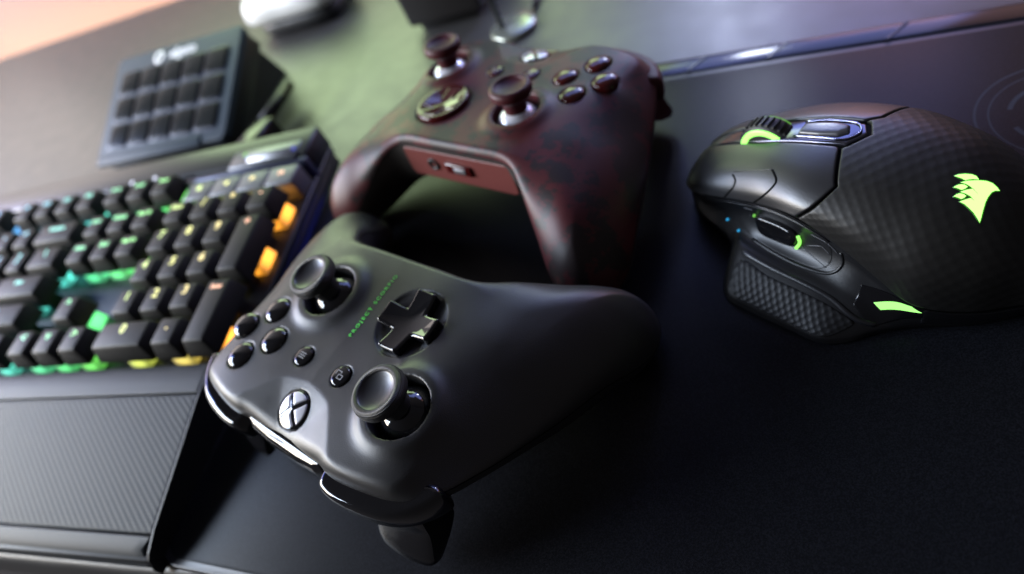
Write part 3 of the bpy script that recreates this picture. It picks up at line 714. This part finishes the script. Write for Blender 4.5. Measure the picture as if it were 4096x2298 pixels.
# wrist rest
wr_root = empty('wrist_rest', (KX, KY, 0), (0, 0, KT), 'grey textured rubber wrist rest sloping down in front of the keyboard', 'wrist rest')
M_wr = pmat('wrist_rest_rubber', (0.022, 0.026, 0.030), 0.5, spec=0.22, grain=0.2)
M_wrt = pmat('wrist_rest_texture', (0.026, 0.031, 0.036), 0.5, spec=0.12)
c = coords(M_wrt); kx_ = 2 * math.pi / (3.4 * S); ky_ = 2 * math.pi / (3.8 * S)
a1 = mth(M_wrt, 'MULTIPLY', c[0], kx_); a2 = mth(M_wrt, 'MULTIPLY', c[1], ky_)
p1 = mth(M_wrt, 'SINE', mth(M_wrt, 'ADD', mth(M_wrt, 'MULTIPLY', a1, .9), mth(M_wrt, 'MULTIPLY', a2, 1.25))); p2 = mth(M_wrt, 'SINE', mth(M_wrt, 'SUBTRACT', mth(M_wrt, 'MULTIPLY', a1, .8), mth(M_wrt, 'MULTIPLY', a2, 1.9)))
bump_math(M_wrt, mth(M_wrt, 'MULTIPLY', p1, mth(M_wrt, 'ADD', p2, 1.2)), 0.00010, 0.34)
def wrz(y):
    return np.interp(y, [-4.98 * U, -4.8 * U, -4.3 * U, -1.5 * U, -0.95 * U, -.72 * U], [3, 10.5, 13.5, 23.0, 24.0, 23.0])
def slab(name, x0, x1, y0, y1, dz, mat, edge=.8, lift=0.0, parent=None):
    me = panel_me(name, rrect(x0, x1, y0, y1, 1.0, 3), lambda u, v: np.stack([u, v, wrz(v) + dz], 1), 5.0, edge=edge, skirt=14, lift=lift)
    return link(name, me, mat, parent)
link('base', box_me('rest_base', -12 * U, 3.43 * U, -4.85 * U, -0.74 * U, 0.4, 9.5, 1), M_kbside, wr_root)
slab('rear_band', -12 * U, 3.42 * U, -1.47 * U, -0.72 * U, 0, M_wr, parent=wr_root)
tp = panel_me('textured_pad', rrect(-12 * U, 3.42 * U, -4.36 * U, -1.50 * U, 1.0, 3), lambda u, v: np.stack([u, v, wrz(v) - .25], 1), 5.0, edge=.5, skirt=12)
link('textured_pad', tp, M_wrt, wr_root)
slab('front_band', -12 * U, 3.42 * U, -4.92 * U, -4.40 * U, 0, M_wr, parent=wr_root)

_ys = np.linspace(-4.93 * U, -0.73 * U, 40); _z = wrz(_ys) - 0.25; V = []
for x_ in (3.425 * U, 3.465 * U): V += [(x_, y_, z_) for y_, z_ in zip(_ys, _z)] + [(x_, y_, 0.4) for y_ in _ys]
F = []
for i in range(39): F += [(80 + i, 80 + i + 1, i + 1, i), (120 + i, 120 + i + 1, 80 + i + 1, 80 + i), (i, i + 1, 41 + i, 40 + i)]
F += [(0, 40, 120, 80), (39, 119, 159, 79)]
link('side_cover', mesh_np('side_cover', V, F, False), M_kbside, wr_root)

# =================================================================== MACRO KEYPAD (stream controller)
sd = empty('macro_keypad', (-161.6, 466.9, 15.7), (0.384, 0, -0.597), 'dark blue-grey tilted macro keypad with fifteen clear square keys, standing behind the keyboard', 'macro keypad')
M_sd = pmat('keypad_faceplate', (0.04, 0.055, 0.075), 0.5, spec=0.2)
fpoly = []
fp = box_me('faceplate', -60.8, 60.8, 0, 85.9, -6, 0, 3, 4)
link('faceplate', poly_extrude_me('faceplate', rrect(-60.8, 60.8, 0, 85.9, 5), -5, 0, 0.8, True), M_sd, sd)
link('front_lip', box_me('front_lip', -59, 40, -2.2, 6, -3, 1.2, 1.0), M_sd, sd)
link('housing', box_me('keypad_housing', -59, 59, 2, 84, -20, -5, 2), M_kbside, sd)
M_kg = pmat('clear_key', (0.010, 0.012, 0.013), 0.22, spec=0.25)
M_kd = pmat('key_frame', (0.03, 0.035, 0.07), 0.35)
for i in range(5):
    for j in range(3):
        x, y = (i - 2) * 21.0, 19.0 + j * 21.5
        kf = link('key_frame', poly_extrude_me('key_frame', rrect(-10.2, 10.2, -10.2, 10.2, 2.5, 5), 0.0, .5, .2, True), M_kd, sd, (x, y, 0))
        me = panel_me('key_window', rrect(-9.2, 9.2, -9.2, 9.2, 2.2, 4), lambda u, v: np.stack([u, v, 1.8 - .003 * (u * u + v * v)], 1), 1.6, edge=1.0, skirt=2)
        link('key_window', me, M_kg, kf)
lg_ = link('logo_ring', lathe_me('logo_ring', [(2.2, 0), (5.0, 0), (5.0, .15), (2.2, .15), (2.2, 0)], 32), pmat('logo_grey', (.8, .8, .85), .4), sd, (-17, 78, 0.05))
link('lettering', text_me('lettering', 'elgato', 10.5, .05, bold=.35), bpy.data.materials['logo_grey'], sd, (6, 78.2, 0.1))
# stand of the keypad (wedge)
bm_v = [(-56, 4, -6), (56, 4, -6), (56, 80, -6), (-56, 80, -6)]
root_m = Matrix.Rotation(0.384, 3, 'X')
V = [];
for (x, y, z) in bm_v: V.append((x, y, z))
inv3 = root_m.inverted()
for (x, y) in ((-56, 8), (56, 8), (56, 92), (-56, 92)):
    p_ = inv3 @ Vector((x, y, -15.5)); V.append(tuple(p_))
link('stand', mesh_np('stand', V, [(0, 1, 2, 3), (7, 6, 5, 4), (0, 4, 5, 1), (1, 5, 6, 2), (2, 6, 7, 3), (3, 7, 4, 0)], False), M_kbside, sd)

# =================================================================== MOUSE
ZM = 4.0
ms = empty('computer_mouse', (113.6, 127.8, ZM), (0, 0, math.radians(24)), 'black ergonomic computer mouse with glowing green logo, lit scroll wheel and textured thumb rest', 'computer mouse')
top_st = [
 (69.5, [(-3, 14.5), (0, 16), (5, 17), (10, 17), (15, 16.5), (20, 14.5), (23, 9)]),
 (66, [(-9.5, 17), (-7, 19.5), (-1, 21.5), (7, 22), (14, 21), (21, 17.5), (25.5, 9)]),
 (60, [(-13.3, 19), (-11.2, 22.5), (-5, 26), (5, 27.5), (14, 26.5), (22.5, 22), (27.5, 9)]),
 (52, [(-15.5, 22), (-13.3, 26), (-7, 30.2), (4, 32.2), (15, 31), (24, 25.5), (29, 9)]),
 (40, [(-17, 26), (-15, 30), (-9, 35), (3, 37.8), (16, 36.5), (27, 29.5), (31, 9)]),
 (28, [(-19, 30), (-17, 34.2), (-10, 39.5), (3, 42), (17, 40.5), (30, 32.5), (33, 9)]),
 (13, [(-22.5, 33.5), (-20, 38), (-12, 42.8), (3, 45.3), (18, 43.5), (31.5, 35), (35, 9)]),
 (-3, [(-24.3, 27), (-22.3, 36), (-13, 43.3), (3, 46.5), (18, 44.8), (32, 35), (35.5, 9)]),
 (-14, [(-25.8, 20.5), (-23.3, 32.5), (-14, 41.5), (3, 45.8), (18, 44), (31, 33), (34.5, 9)]),
 (-24, [(-26.2, 14.5), (-23.8, 28.5), (-14, 39), (2, 43.8), (17, 42), (29, 31), (32.5, 9)]),
 (-36, [(-20.5, 11.5), (-18.5, 24.5), (-10, 34.5), (2, 38.5), (14, 36.5), (25, 26.5), (28, 9)]),
 (-46, [(-12, 10.5), (-10.4, 19), (-5, 26), (3, 29), (11, 28), (19, 20), (22, 9)]),
 (-54, [(-5, 9.8), (-4, 12.5), (-1.5, 16), (3, 17.5), (8, 16.5), (12.5, 13), (15, 9)]),
 (-58, [(2, 9.2), (2.5, 9.4), (3, 9.6), (4, 9.7), (5, 9.6), (6, 9.4), (7, 9.0)])]
top_st = [(y, [(x, z - ZM) for x, z in c_]) for y, c_ in top_st]
T = Loft(top_st, 72.0)                                                       # s: 0 left edge .. 72 right bottom ; 12 per control point
# dark inner body under the shell panels
def closed_loft(name, surf_fn, s0, s1, y0, y1, ns, ny):
    ss = np.linspace(s0, s1, ns); yy = np.linspace(y0, y1, ny); V = []
    for y in yy: V += surf_fn(ss, np.full(ns, y)).tolist()
    F = [(j * ns + i, (j + 1) * ns + i, (j + 1) * ns + i + 1, j * ns + i + 1) for j in range(ny - 1) for i in range(ns - 1)]
    return V, F
def inner(s_, y_):
    p_ = T(s_, y_); c_ = np.array([3.0, 0, 6.0]); q_ = p_.copy(); q_[:, 0] = c_[0] + (p_[:, 0] - c_[0]) * .965; q_[:, 2] = p_[:, 2] - 1.1; return q_
V, F = closed_loft('inner', inner, 0, 72, -57.5, 68.5, 60, 120)
link('inner_body', mesh_np('inner_body', V, F), M_groove, ms)
side_st = [
 (69, [(-3, 14), (-3.5, 12.5), (-4, 11), (-4.2, 9.5), (-4, 8), (-3.5, 6.5), (-2, 4.8)]),
 (60, [(-12.3, 18.6), (-12.2, 16), (-12.4, 13.5), (-12.8, 11), (-13, 9), (-12.6, 7), (-10, 4.8)]),
 (50, [(-14.8, 22), (-14.8, 19), (-15, 16), (-16, 12.5), (-17.2, 9.5), (-17.3, 7), (-15.5, 4.8)]),
 (40, [(-16.3, 25.3), (-16, 21), (-17, 17), (-19, 13.2), (-21, 10.5), (-22, 8), (-20.5, 4.8)]),
 (34, [(-17.2, 27.4), (-16.8, 22.5), (-18.5, 18), (-21.5, 14.5), (-25.5, 14.4), (-35, 8.0), (-37.5, 4.8)]),
 (29, [(-18.2, 29.2), (-17.8, 24), (-20, 18.2), (-23.5, 15.4), (-27.6, 15.2), (-40.5, 7.5), (-42.3, 4.8)]),
 (18, [(-20.4, 31.3), (-19.6, 25.5), (-22, 18.6), (-26, 16.0), (-30.0, 15.5), (-42.0, 7.4), (-43.6, 4.8)]),
 (4, [(-22.9, 30.0), (-22, 25), (-24.4, 19.5), (-28, 16.4), (-31.2, 15.2), (-42.8, 7.2), (-44.2, 4.8)]),
 (-5, [(-23.9, 25.8), (-24.2, 22.5), (-26.5, 18.8), (-29, 15.6), (-31.8, 13.8), (-43.0, 7.2), (-44.2, 4.8)]),
 (-12, [(-24.8, 21.5), (-25.4, 19), (-27.3, 16.4), (-29.5, 13.6), (-32.5, 11.6), (-38.8, 6.6), (-40.0, 4.8)]),
 (-18, [(-25.4, 18), (-26.0, 16.2), (-27.5, 14.2), (-29.2, 11.8), (-31.3, 8.8), (-33.0, 6.4), (-33.0, 4.8)]),
 (-26, [(-25.2, 13.6), (-25.5, 12.4), (-26.0, 11), (-26.4, 9.5), (-26.8, 7.8), (-26.8, 6.2), (-26.3, 4.8)]),
 (-38, [(-18.8, 10.8), (-19.0, 10), (-19.2, 9), (-19.3, 8), (-19.3, 7), (-19.2, 6), (-18.8, 4.8)]),
 (-48, [(-9.8, 9.8), (-10, 9), (-10.2, 8.2), (-10.3, 7.4), (-10.2, 6.6), (-10, 5.8), (-9.6, 4.8)]),
 (-57.5, [(2, 9.2), (2, 8.6), (2, 8), (2, 7.3), (2, 6.6), (2, 5.8), (2.2, 4.8)])]
side_st = [(y, [(x, z - ZM) for x, z in c_]) for y, c_ in side_st]
SD = Loft(side_st, 60.0)                                                      # 10 per control point, 0 = under the shell edge
V, F = closed_loft('side', lambda a, b: SD(a, b), 0, 60, -57.5, 69, 60, 130)
link('side_wall', mesh_np('side_wall', V, [f[::-1] for f in F]), M_mousebody, ms)
def rside(s_, y_):
    top = T(np.full(len(s_), 72.0), y_); t_ = np.asarray(s_) / 10; p_ = top.copy(); p_[:, 0] -= t_ * 1.2; p_[:, 2] = top[:, 2] * (1 - t_) + 0.8 * t_; return p_
V, F = closed_loft('rs', rside, 0, 10, -57.5, 69, 6, 90)
link('right_wall', mesh_np('right_wall', V, F), M_mousebody, ms)
# shell panels (polygons in s, y)
M_palm = pmat('palm_rubber', (0.010, 0.0095, 0.009), 0.46, spec=0.4)
uvn = M_palm.node_tree.nodes.new('ShaderNodeTexCoord'); sp_ = M_palm.node_tree.nodes.new('ShaderNodeSeparateXYZ'); M_palm.node_tree.links.new(uvn.outputs['UV'], sp_.inputs[0])
def dimple(m, sp_, pitch, dist, strength=1.0):
    k = 2 * math.pi / (pitch / 10)
    a_ = mth(m, 'SINE', mth(m, 'MULTIPLY', sp_.outputs[0], k)); b_ = mth(m, 'SINE', mth(m, 'MULTIPLY', sp_.outputs[1], k))
    h_ = mth(m, 'POWER', mth(m, 'MAXIMUM', mth(m, 'MULTIPLY', mth(m, 'ADD', mth(m, 'MULTIPLY', a_, b_), 1.0), .5), 0.0), 1.5)
    bump_math(m, h_, dist, strength)
dimple(M_palm, sp_, 3.9, 0.00022, 0.32)
btnL = [(0.5, 68.6), (0.3, 60), (0.3, 40), (0.3, 13.4), (12, 9.2), (22.3, 4.9), (33.2, 10.4), (33.0, 18), (33.0, 30), (33.4, 46), (34, 68.6)]
btnR = [(42.0, 68.6), (42.8, 46), (43.6, 30), (44, 18), (43.6, 9), (46, 5.2), (55.3, 2.6), (60, 3.2), (70.5, 6.5), (71.5, 40), (71, 68.6)]
palm = [(0.3, 12.6), (11.8, 8.4), (22.5, 4.1), (33.0, 9.4), (34.0, 7.6), (38.5, 3.8), (42.8, 6.6), (43.4, 8.2), (45.8, 4.4), (55.3, 1.8), (60, 2.4), (70.5, 5.7), (71.5, 0), (71.5, -30), (71, -56), (0.6, -56), (0.3, -30)]
link('left_button', panel_me('left_button', btnL, T, 1.1), M_mouse, ms)
link('right_button', panel_me('right_button', btnR, T, 1.1), M_mouse, ms)
link('palm_shell', panel_me('palm_shell', palm, T, 1.1), M_palm, ms)
# centre strip with frame, button and wheel
strip_poly = [(34.4, 68), (34.0, 46), (33.7, 30), (33.8, 18), (34.2, 9), (38.5, 4.9), (42.2, 7.6), (43.2, 18), (42.8, 30), (42.2, 46), (41.4, 68)]
link('centre_strip', panel_me('centre_strip', strip_poly, T, .8, lift=-0.25, edge=.7), M_chromeblack, ms)
fr = spline([(35.4, 27), (35.2, 16), (35.8, 9.6), (38.6, 7.2), (41.4, 9.4), (42.2, 16), (41.8, 27)], 6)
FP = T(fr[:, 0], fr[:, 1]); FP[:, 2] += .1
link('strip_frame', tube_me('strip_frame', FP, .32, 8), pmat('bright_trim', (.30, .31, .42), .12, metal=1), ms)
dp = [(36.2, 26), (35.9, 19), (36.4, 13), (38.2, 10.2), (40.3, 11.4), (41.1, 15.5), (41, 21), (40.5, 26)]
link('mode_button', panel_me('mode_button', dp, T, .6, (.2, .5, .9, 1.3), edge=1.1, lift=1.0, skirt=2), pmat('mode_button_plastic', (.05, .05, .06), .25), ms)
wp = T(np.array([38.0]), np.array([38.0]))[0]
whl = lathe_me('scroll_wheel', [(3.5, -4.2), (9.6, -4.2), (10.9, -3.7), (11.4, -2.8), (11.4, 2.8), (10.9, 3.7), (9.6, 4.2), (3.5, 4.2)], 72)
wroot = link('scroll_wheel', whl, M_rubber, ms, (wp[0], 37.0, wp[2] - 6.0), (0, math.pi / 2, 0)); wroot.scale = (.92, .92, .85)
tr_v, tr_f = [], []
for k in range(30):
    a = 2 * math.pi * k / 30
    for (da, r_, z_) in ((-.045, 11.3, -3), (.045, 11.3, -3), (.075, 11.3, 3), (-.015, 11.3, 3), (-.03, 12.1, -2.6), (.03, 12.1, -2.6), (.06, 12.1, 2.6), (0, 12.1, 2.6)):
        tr_v.append((r_ * math.cos(a + da), r_ * math.sin(a + da), z_))
    n = k * 8; tr_f += [(n+4, n+5, n+6, n+7), (n, n+1, n+5, n+4), (n+1, n+2, n+6, n+5), (n+2, n+3, n+7, n+6), (n+3, n, n+4, n+7)]
link('wheel_tread', mesh_np('wheel_tread', tr_v, tr_f, False), M_rubber, wroot)
M_lime = emat('lime_glow', (0.22, 1.0, 0.10), 1.0)
def lime(name, st): return emat(name, (0.30, 1.0, 0.14), st)
for sg in (-1, 1):
    if sg > 0: M_wl = lime('wheel_glow_far', 0.35)
    else: M_wl = lime('wheel_glow', 2.6)
    link('wheel_light', lathe_me('wheel_light', [(8.2, sg * 4.15), (10.5, sg * 4.15), (10.5, sg * 4.7), (8.2, sg * 4.7), (8.2, sg * 4.15)], 72), M_wl, wroot)
# creases on the left button
def surf_tube(name, pts, r_, mat, lift=0.0, surf=T, n=6):
    q_ = spline(pts, n); P_ = surf(q_[:, 0], q_[:, 1]); P_[:, 2] += lift
    return link(name, tube_me(name, P_, r_, 6), mat, ms)
surf_tube('button_crease', [(1.0, 43.6), (8, 41.6), (13, 40.2), (16, 40.2), (19, 42.2)], .36, M_groove)
surf_tube('button_crease', [(1.5, 30.4), (5, 28.8), (11, 26.4), (16, 24.2), (18.5, 23.9), (22.6, 27.1)], .38, M_groove)
surf_tube('button_crease', [(22.6, 27.1), (21.6, 34), (20.5, 42.2)], .14, M_gloss2)
# logo
LOGO = [[(0.35, -21.86), (1.27, -22.68), (1.98, -23.98), (2.3, -25.43), (2.05, -26.65), (1.06, -27.67), (0.76, -26.5), (0.33, -25.55), (-0.36, -24.93), (0.06, -23.86), (0.21, -22.77)],
[(-1.49, -24.22), (-0.4, -25.4), (0.68, -27.64), (1.09, -29.68), (0.79, -31.1), (-0.27, -32.58), (-1.25, -33.56), (-1.54, -32.64), (-2.43, -32.13), (-4.28, -32.0), (-6.36, -32.17), (-9.14, -32.73), (-11.7, -33.31), (-13.61, -33.71), (-12.34, -32.61), (-10.85, -31.16), (-9.72, -29.62), (-8.73, -28.12), (-8.32, -26.74), (-7.11, -27.68), (-6.12, -28.6), (-6.92, -29.91), (-5.56, -28.38), (-5.01, -26.83), (-4.88, -25.5), (-3.81, -26.34), (-2.73, -27.68), (-4.76, -30.35), (-2.66, -27.87), (-1.92, -26.46), (-1.58, -25.43)],
[(-3.81, -23.34), (-2.74, -23.88), (-2.15, -24.54), (-1.98, -25.37), (-2.41, -26.35), (-3.38, -26.05), (-4.09, -25.45), (-3.8, -24.31)],
[(-7.03, -24.7), (-6.09, -25.04), (-5.41, -25.65), (-5.39, -26.54), (-5.8, -27.33), (-6.6, -27.14), (-7.3, -26.76), (-7.02, -25.64)]]
def s_of(x, y):                                  # cross-section parameter whose x equals the wanted one
    ss = np.linspace(6, 60, 400); X = T(ss, np.full(400, y))[:, 0]; return float(np.interp(x, X, ss))
def ray_s(x, y):
    # the outline was read at height 43 - shift along the view ray onto the real shell height
    camx = np.array([0 - 113.6, 0 - 127.8]); a = math.radians(24); R2 = np.array([[math.cos(a), math.sin(a)], [-math.sin(a), math.cos(a)]]); c2 = R2 @ camx
    z = 43.0
    px, py = x, y
    for _ in range(12):
        s_ = s_of(px, py); zz = T(np.array([s_]), np.array([py]))[0, 2] + ZM
        t = (CAMZ - zz) / (CAMZ - z); px = c2[0] + (x - c2[0]) * t; py = c2[1] + (y - c2[1]) * t
    return s_of(px, py), py
M_logohalo = emat('logo_rim_glow', (0.10, 0.8, 0.02), 0.22)  # dim emissive margin imitating the logo's glow bleeding past its edge
M_logo = emat('logo_glow', (0.38, 1.0, 0.19), 2.4)
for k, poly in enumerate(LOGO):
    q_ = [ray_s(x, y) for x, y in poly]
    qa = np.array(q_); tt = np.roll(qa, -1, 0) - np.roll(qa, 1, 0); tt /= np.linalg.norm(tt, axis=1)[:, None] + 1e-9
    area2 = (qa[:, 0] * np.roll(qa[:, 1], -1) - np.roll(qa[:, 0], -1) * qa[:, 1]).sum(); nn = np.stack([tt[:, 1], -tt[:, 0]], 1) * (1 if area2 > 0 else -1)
    link('logo_rim', panel_me('logo_rim', qa + nn * .28, T, .5, (.08, .16, .24, .3), edge=0.02, lift=0.06, skirt=.2), M_logohalo, ms)
    link('logo_mark', panel_me('logo_mark', q_, T, .5, (.08, .16, .24, .3), edge=0.02, lift=0.12, skirt=.3), M_logo, ms)
# side details
M_side = pmat('side_insert_gloss', (0.006, 0.006, 0.007), 0.38)
M_tex = pmat('thumb_rubber', (0.009, 0.009, 0.010), 0.5, spec=.4)
uv2 = M_tex.node_tree.nodes.new('ShaderNodeTexCoord'); sp2 = M_tex.node_tree.nodes.new('ShaderNodeSeparateXYZ'); M_tex.node_tree.links.new(uv2.outputs['UV'], sp2.inputs[0])
dimple(M_tex, sp2, 2.5, 0.0003, 0.55)
link('side_insert', panel_me('side_insert', spline([(5, 46), (4, 32), (4, 16), (6, 4), (12, 1.5), (20, 1.2), (26.5, 4.5), (28, 12), (28, 24), (25, 36), (20, 48), (12, 54)], 5, True), lambda u, v: SD(u, v), flip=True, grid=1.2, edge=0.3, lift=.15, skirt=.6, inset=(.1, .2, .3, .4)), M_side, ms)
link('thumb_rest', panel_me('thumb_rest', spline([(43, 30), (42.8, 18), (42.8, 4), (43, -6), (44.5, -12), (48, -9.5), (50.6, -5.5), (51.2, 6), (51.3, 18), (51, 26.5), (48, 30.5)], 4, True), lambda u, v: SD(u, v), flip=True, grid=.7, edge=.4, lift=.35, skirt=1), M_tex, ms)
def side_tube(name, pts, r_, mat, off=(0, 0, 0), n=6):
    q_ = spline(pts, n); P_ = SD(q_[:, 0], q_[:, 1]) + np.array(off); return link(name, tube_me(name, P_, r_, 8), mat, ms)
side_tube('side_trim', [(2.2, 62), (1.8, 45), (1.8, 28), (2.2, 12), (3, 2)], .28, M_gloss2, (-.2, 0, 0))
side_tube('side_trim', [(28.5, 30), (29.6, 20), (29.6, 9), (26, 1), (16, -2.5), (7, -1.5)], .6, M_mousebody, (0, 0, 0))
side_tube('ridge_trim', [(41, 32.5), (40.8, 17), (41.0, 4), (41.4, -4), (43.2, -13), (43, -18)], [.3] + [1.15] * 28 + [.3] * 2, M_mouse, (.35, 0, -.55))
bt = panel_me('thumb_button', spline([(11, 30), (10.2, 23), (11.5, 15), (14, 13.5), (19.5, 14.5), (21.5, 20), (21.5, 27), (16, 30)], 5, True), lambda u, v: SD(u, v), flip=True, grid=.8, inset=(.3, .8, 1.4, 2.0), edge=1.6, lift=1.8, skirt=2)
link('thumb_button', bt, M_gloss, ms)
side_tube('thumb_button_light', [(12.5, 13.4), (15.3, 12.5), (18.8, 13.4)], .55, lime('side_glow', 1.6), (-1.0, 0, 0))
side_tube('thumb_button_light', [(10.4, 30.9), (11.6, 31.2)], .45, lime('side_glow', .6), (-.9, 0, 0))
for (s_, y_) in ((25.3, 43.2), (28.9, 37.2)):
    p_ = SD(np.array([s_]), np.array([y_]))[0]
    link('indicator_light', lathe_me('indicator_light', [(.42, -.6), (.42, .3), (.3, .45), (.01, .5)], 16), emat('cyan_glow', (0.03, .45, .9), .9), ms, p_ + np.array([-.3, 0, .1]), (0, -1.2, 0))
for (a_, b_) in (((21, 12), (27, 2)), ((19, 10), (15, 5)), ((15, 5), (17, 2)), ((10, 9), (9, 3)), ((9, 3), (12, -.5)), ((20, 28), (24, 20)), ((14, 33), (17, 33.5)), ((9, 36), (9.5, 32))):
    pts = [(a_[0] * .85, a_[1]), ((a_[0] + b_[0]) * .425, (a_[1] + b_[1]) / 2), (b_[0] * .85, b_[1])]
    side_tube('side_accent_line', pts, .12, pmat('accent_line', (.10, .10, .11), .3), (-.25, 0, .1), 3)
# light bar at the left rear
q_ = [(32.5, -13), (34.5, -21.5), (27.5, -26.0), (26.5, -15.5)]
side_q = SD(np.array([3.0, 14.0, 14.0, 3.0]), np.array([-14.0, -14, -24, -24]))
link('light_bar_frame', panel_me('light_bar_frame', [(19, -9.5), (1.5, -22.8), (1.5, -27.3), (24, -27.6), (46, -16.5), (38, -9.5)], lambda u, v: SD(u, v), flip=True, grid=.8, lift=.25, edge=.3, skirt=.6), M_gloss2, ms)
link('light_bar', panel_me('light_bar', [(26.8, -14.4), (4.0, -24.0), (11.0, -26.8), (30, -16.8)], lambda u, v: SD(u, v), flip=True, grid=.6, lift=.45, edge=.1, skirt=.3), emat('bar_glow', (0.36, 1.0, 0.22), 1.5), ms)
link('rear_band', panel_me('rear_band', [(2, -27), (2, -55), (40, -55), (40, -27)], lambda u, v: SD(u, v), flip=True, grid=1.5, lift=.3, edge=.4, skirt=.6), M_gloss, ms)
link('underside', poly_extrude_me('underside', [(-3, 67), (-12, 58), (-17, 48), (-21, 39), (-33, 33), (-41, 28), (-43.5, 16), (-43.8, 2), (-42, -6), (-33, -17), (-26, -26), (-18.6, -38), (-9.4, -48), (3, -57), (10, -55), (22, -44), (30, -28), (33.5, -8), (33.5, 10), (31, 30), (27, 55), (22, 67)], 0.3, 1.4, 0), M_groove, ms)

# =================================================================== BACKGROUND GADGETS
g1 = empty('headset_dock', (-38, 590, 0), (0, 0, math.radians(-30)), 'rounded white gadget with a black underside, lying blurred at the top edge', 'gadget')
P_, F_ = Solid(spline([(-55, 0), (-45, 24), (0, 34), (60, 32), (75, 0), (60, -30), (0, -32), (-45, -24)], 6, True), 38, 20, 13, 22, 12).mesh(2.5, (8, 42))
link('shell', mesh_np('shell', P_, F_), M_white, g1); g1.scale = (.72, .8, .9)
P_, F_ = Solid(spline([(-40, 0), (-34, 20), (0, 30), (60, 28), (70, 0), (60, -28), (0, -30), (-34, -22)], 6, True), 15, 8, 0.3, 6, 8).mesh(2.5, (-3, 18))
link('foot', mesh_np('foot', P_, F_), M_kbside, g1)
g2 = empty('desk_speaker', (90, 452, 0), (0, 0, math.radians(-33)), 'dark box shaped desk speaker cut by the top edge, beside the white gadget', 'speaker')
link('cabinet', box_me('cabinet', -52, 2, -32, 60, 6, 130, 3, 3), M_box, g2)
link('foot', box_me('foot', -47, -4, -26, 50, 0.3, 6.2, 1), M_kbside, g2)
g3 = empty('microphone_stand', (82, 392, 0), (0, 0, 0), 'thin upright pole on a small round pale-rimmed base, behind the red controller', 'stand')
link('base', lathe_me('stand_base', [(.01, .3), (14, .3), (15, 1.2), (15, 2.6), (14, 3.6), (9, 4.0), (.01, 4.4)], 48), pmat('stand_metal', (.35, .38, .33), .25, metal=.7), g3)
link('pole', tube_me('pole', [(-6, 3, 3), (-6, 4, 60), (-5, 6, 160)], 2.1, 12), M_kbside, g3)
g4 = empty('cable_plug', (-80, 425, 0), (0, 0, 0), 'black cable plug with its cord, lying right of the macro keypad', 'plug')
link('plug_body', box_me('plug_body', -26, 10, -9, 9, 1, 17, 3, 3), M_gloss2, g4, (-8, -4, 0), (0, 0, 0.85))
link('plug_arm', tube_me('plug_arm', [(-8, 2, 12), (8, 16, 14), (20, 30, 15)], 4.0, 12), M_kbside, g4)
link('metal_tip', tube_me('metal_tip', [(-20, -14, 12), (-26, -22, 11)], 3.4, 12), M_metal, g4)
link('cord', tube_me('cord', spline([(-8, 0, 8), (-30, 10, 5), (-50, 40, 4), (-40, 90, 3)], 8), 2.4, 8), M_kbside, g4)
cab = link('desk_cable', tube_me('desk_cable', spline([(100, 400, 2.2), (150, 470, 2.2), (170, 560, 2.2), (240, 640, 2.2)], 10), 1.8, 8), M_kbside)
tag(cab, 'thin dark cable running away across the desk, right of the upright pole', 'cable')
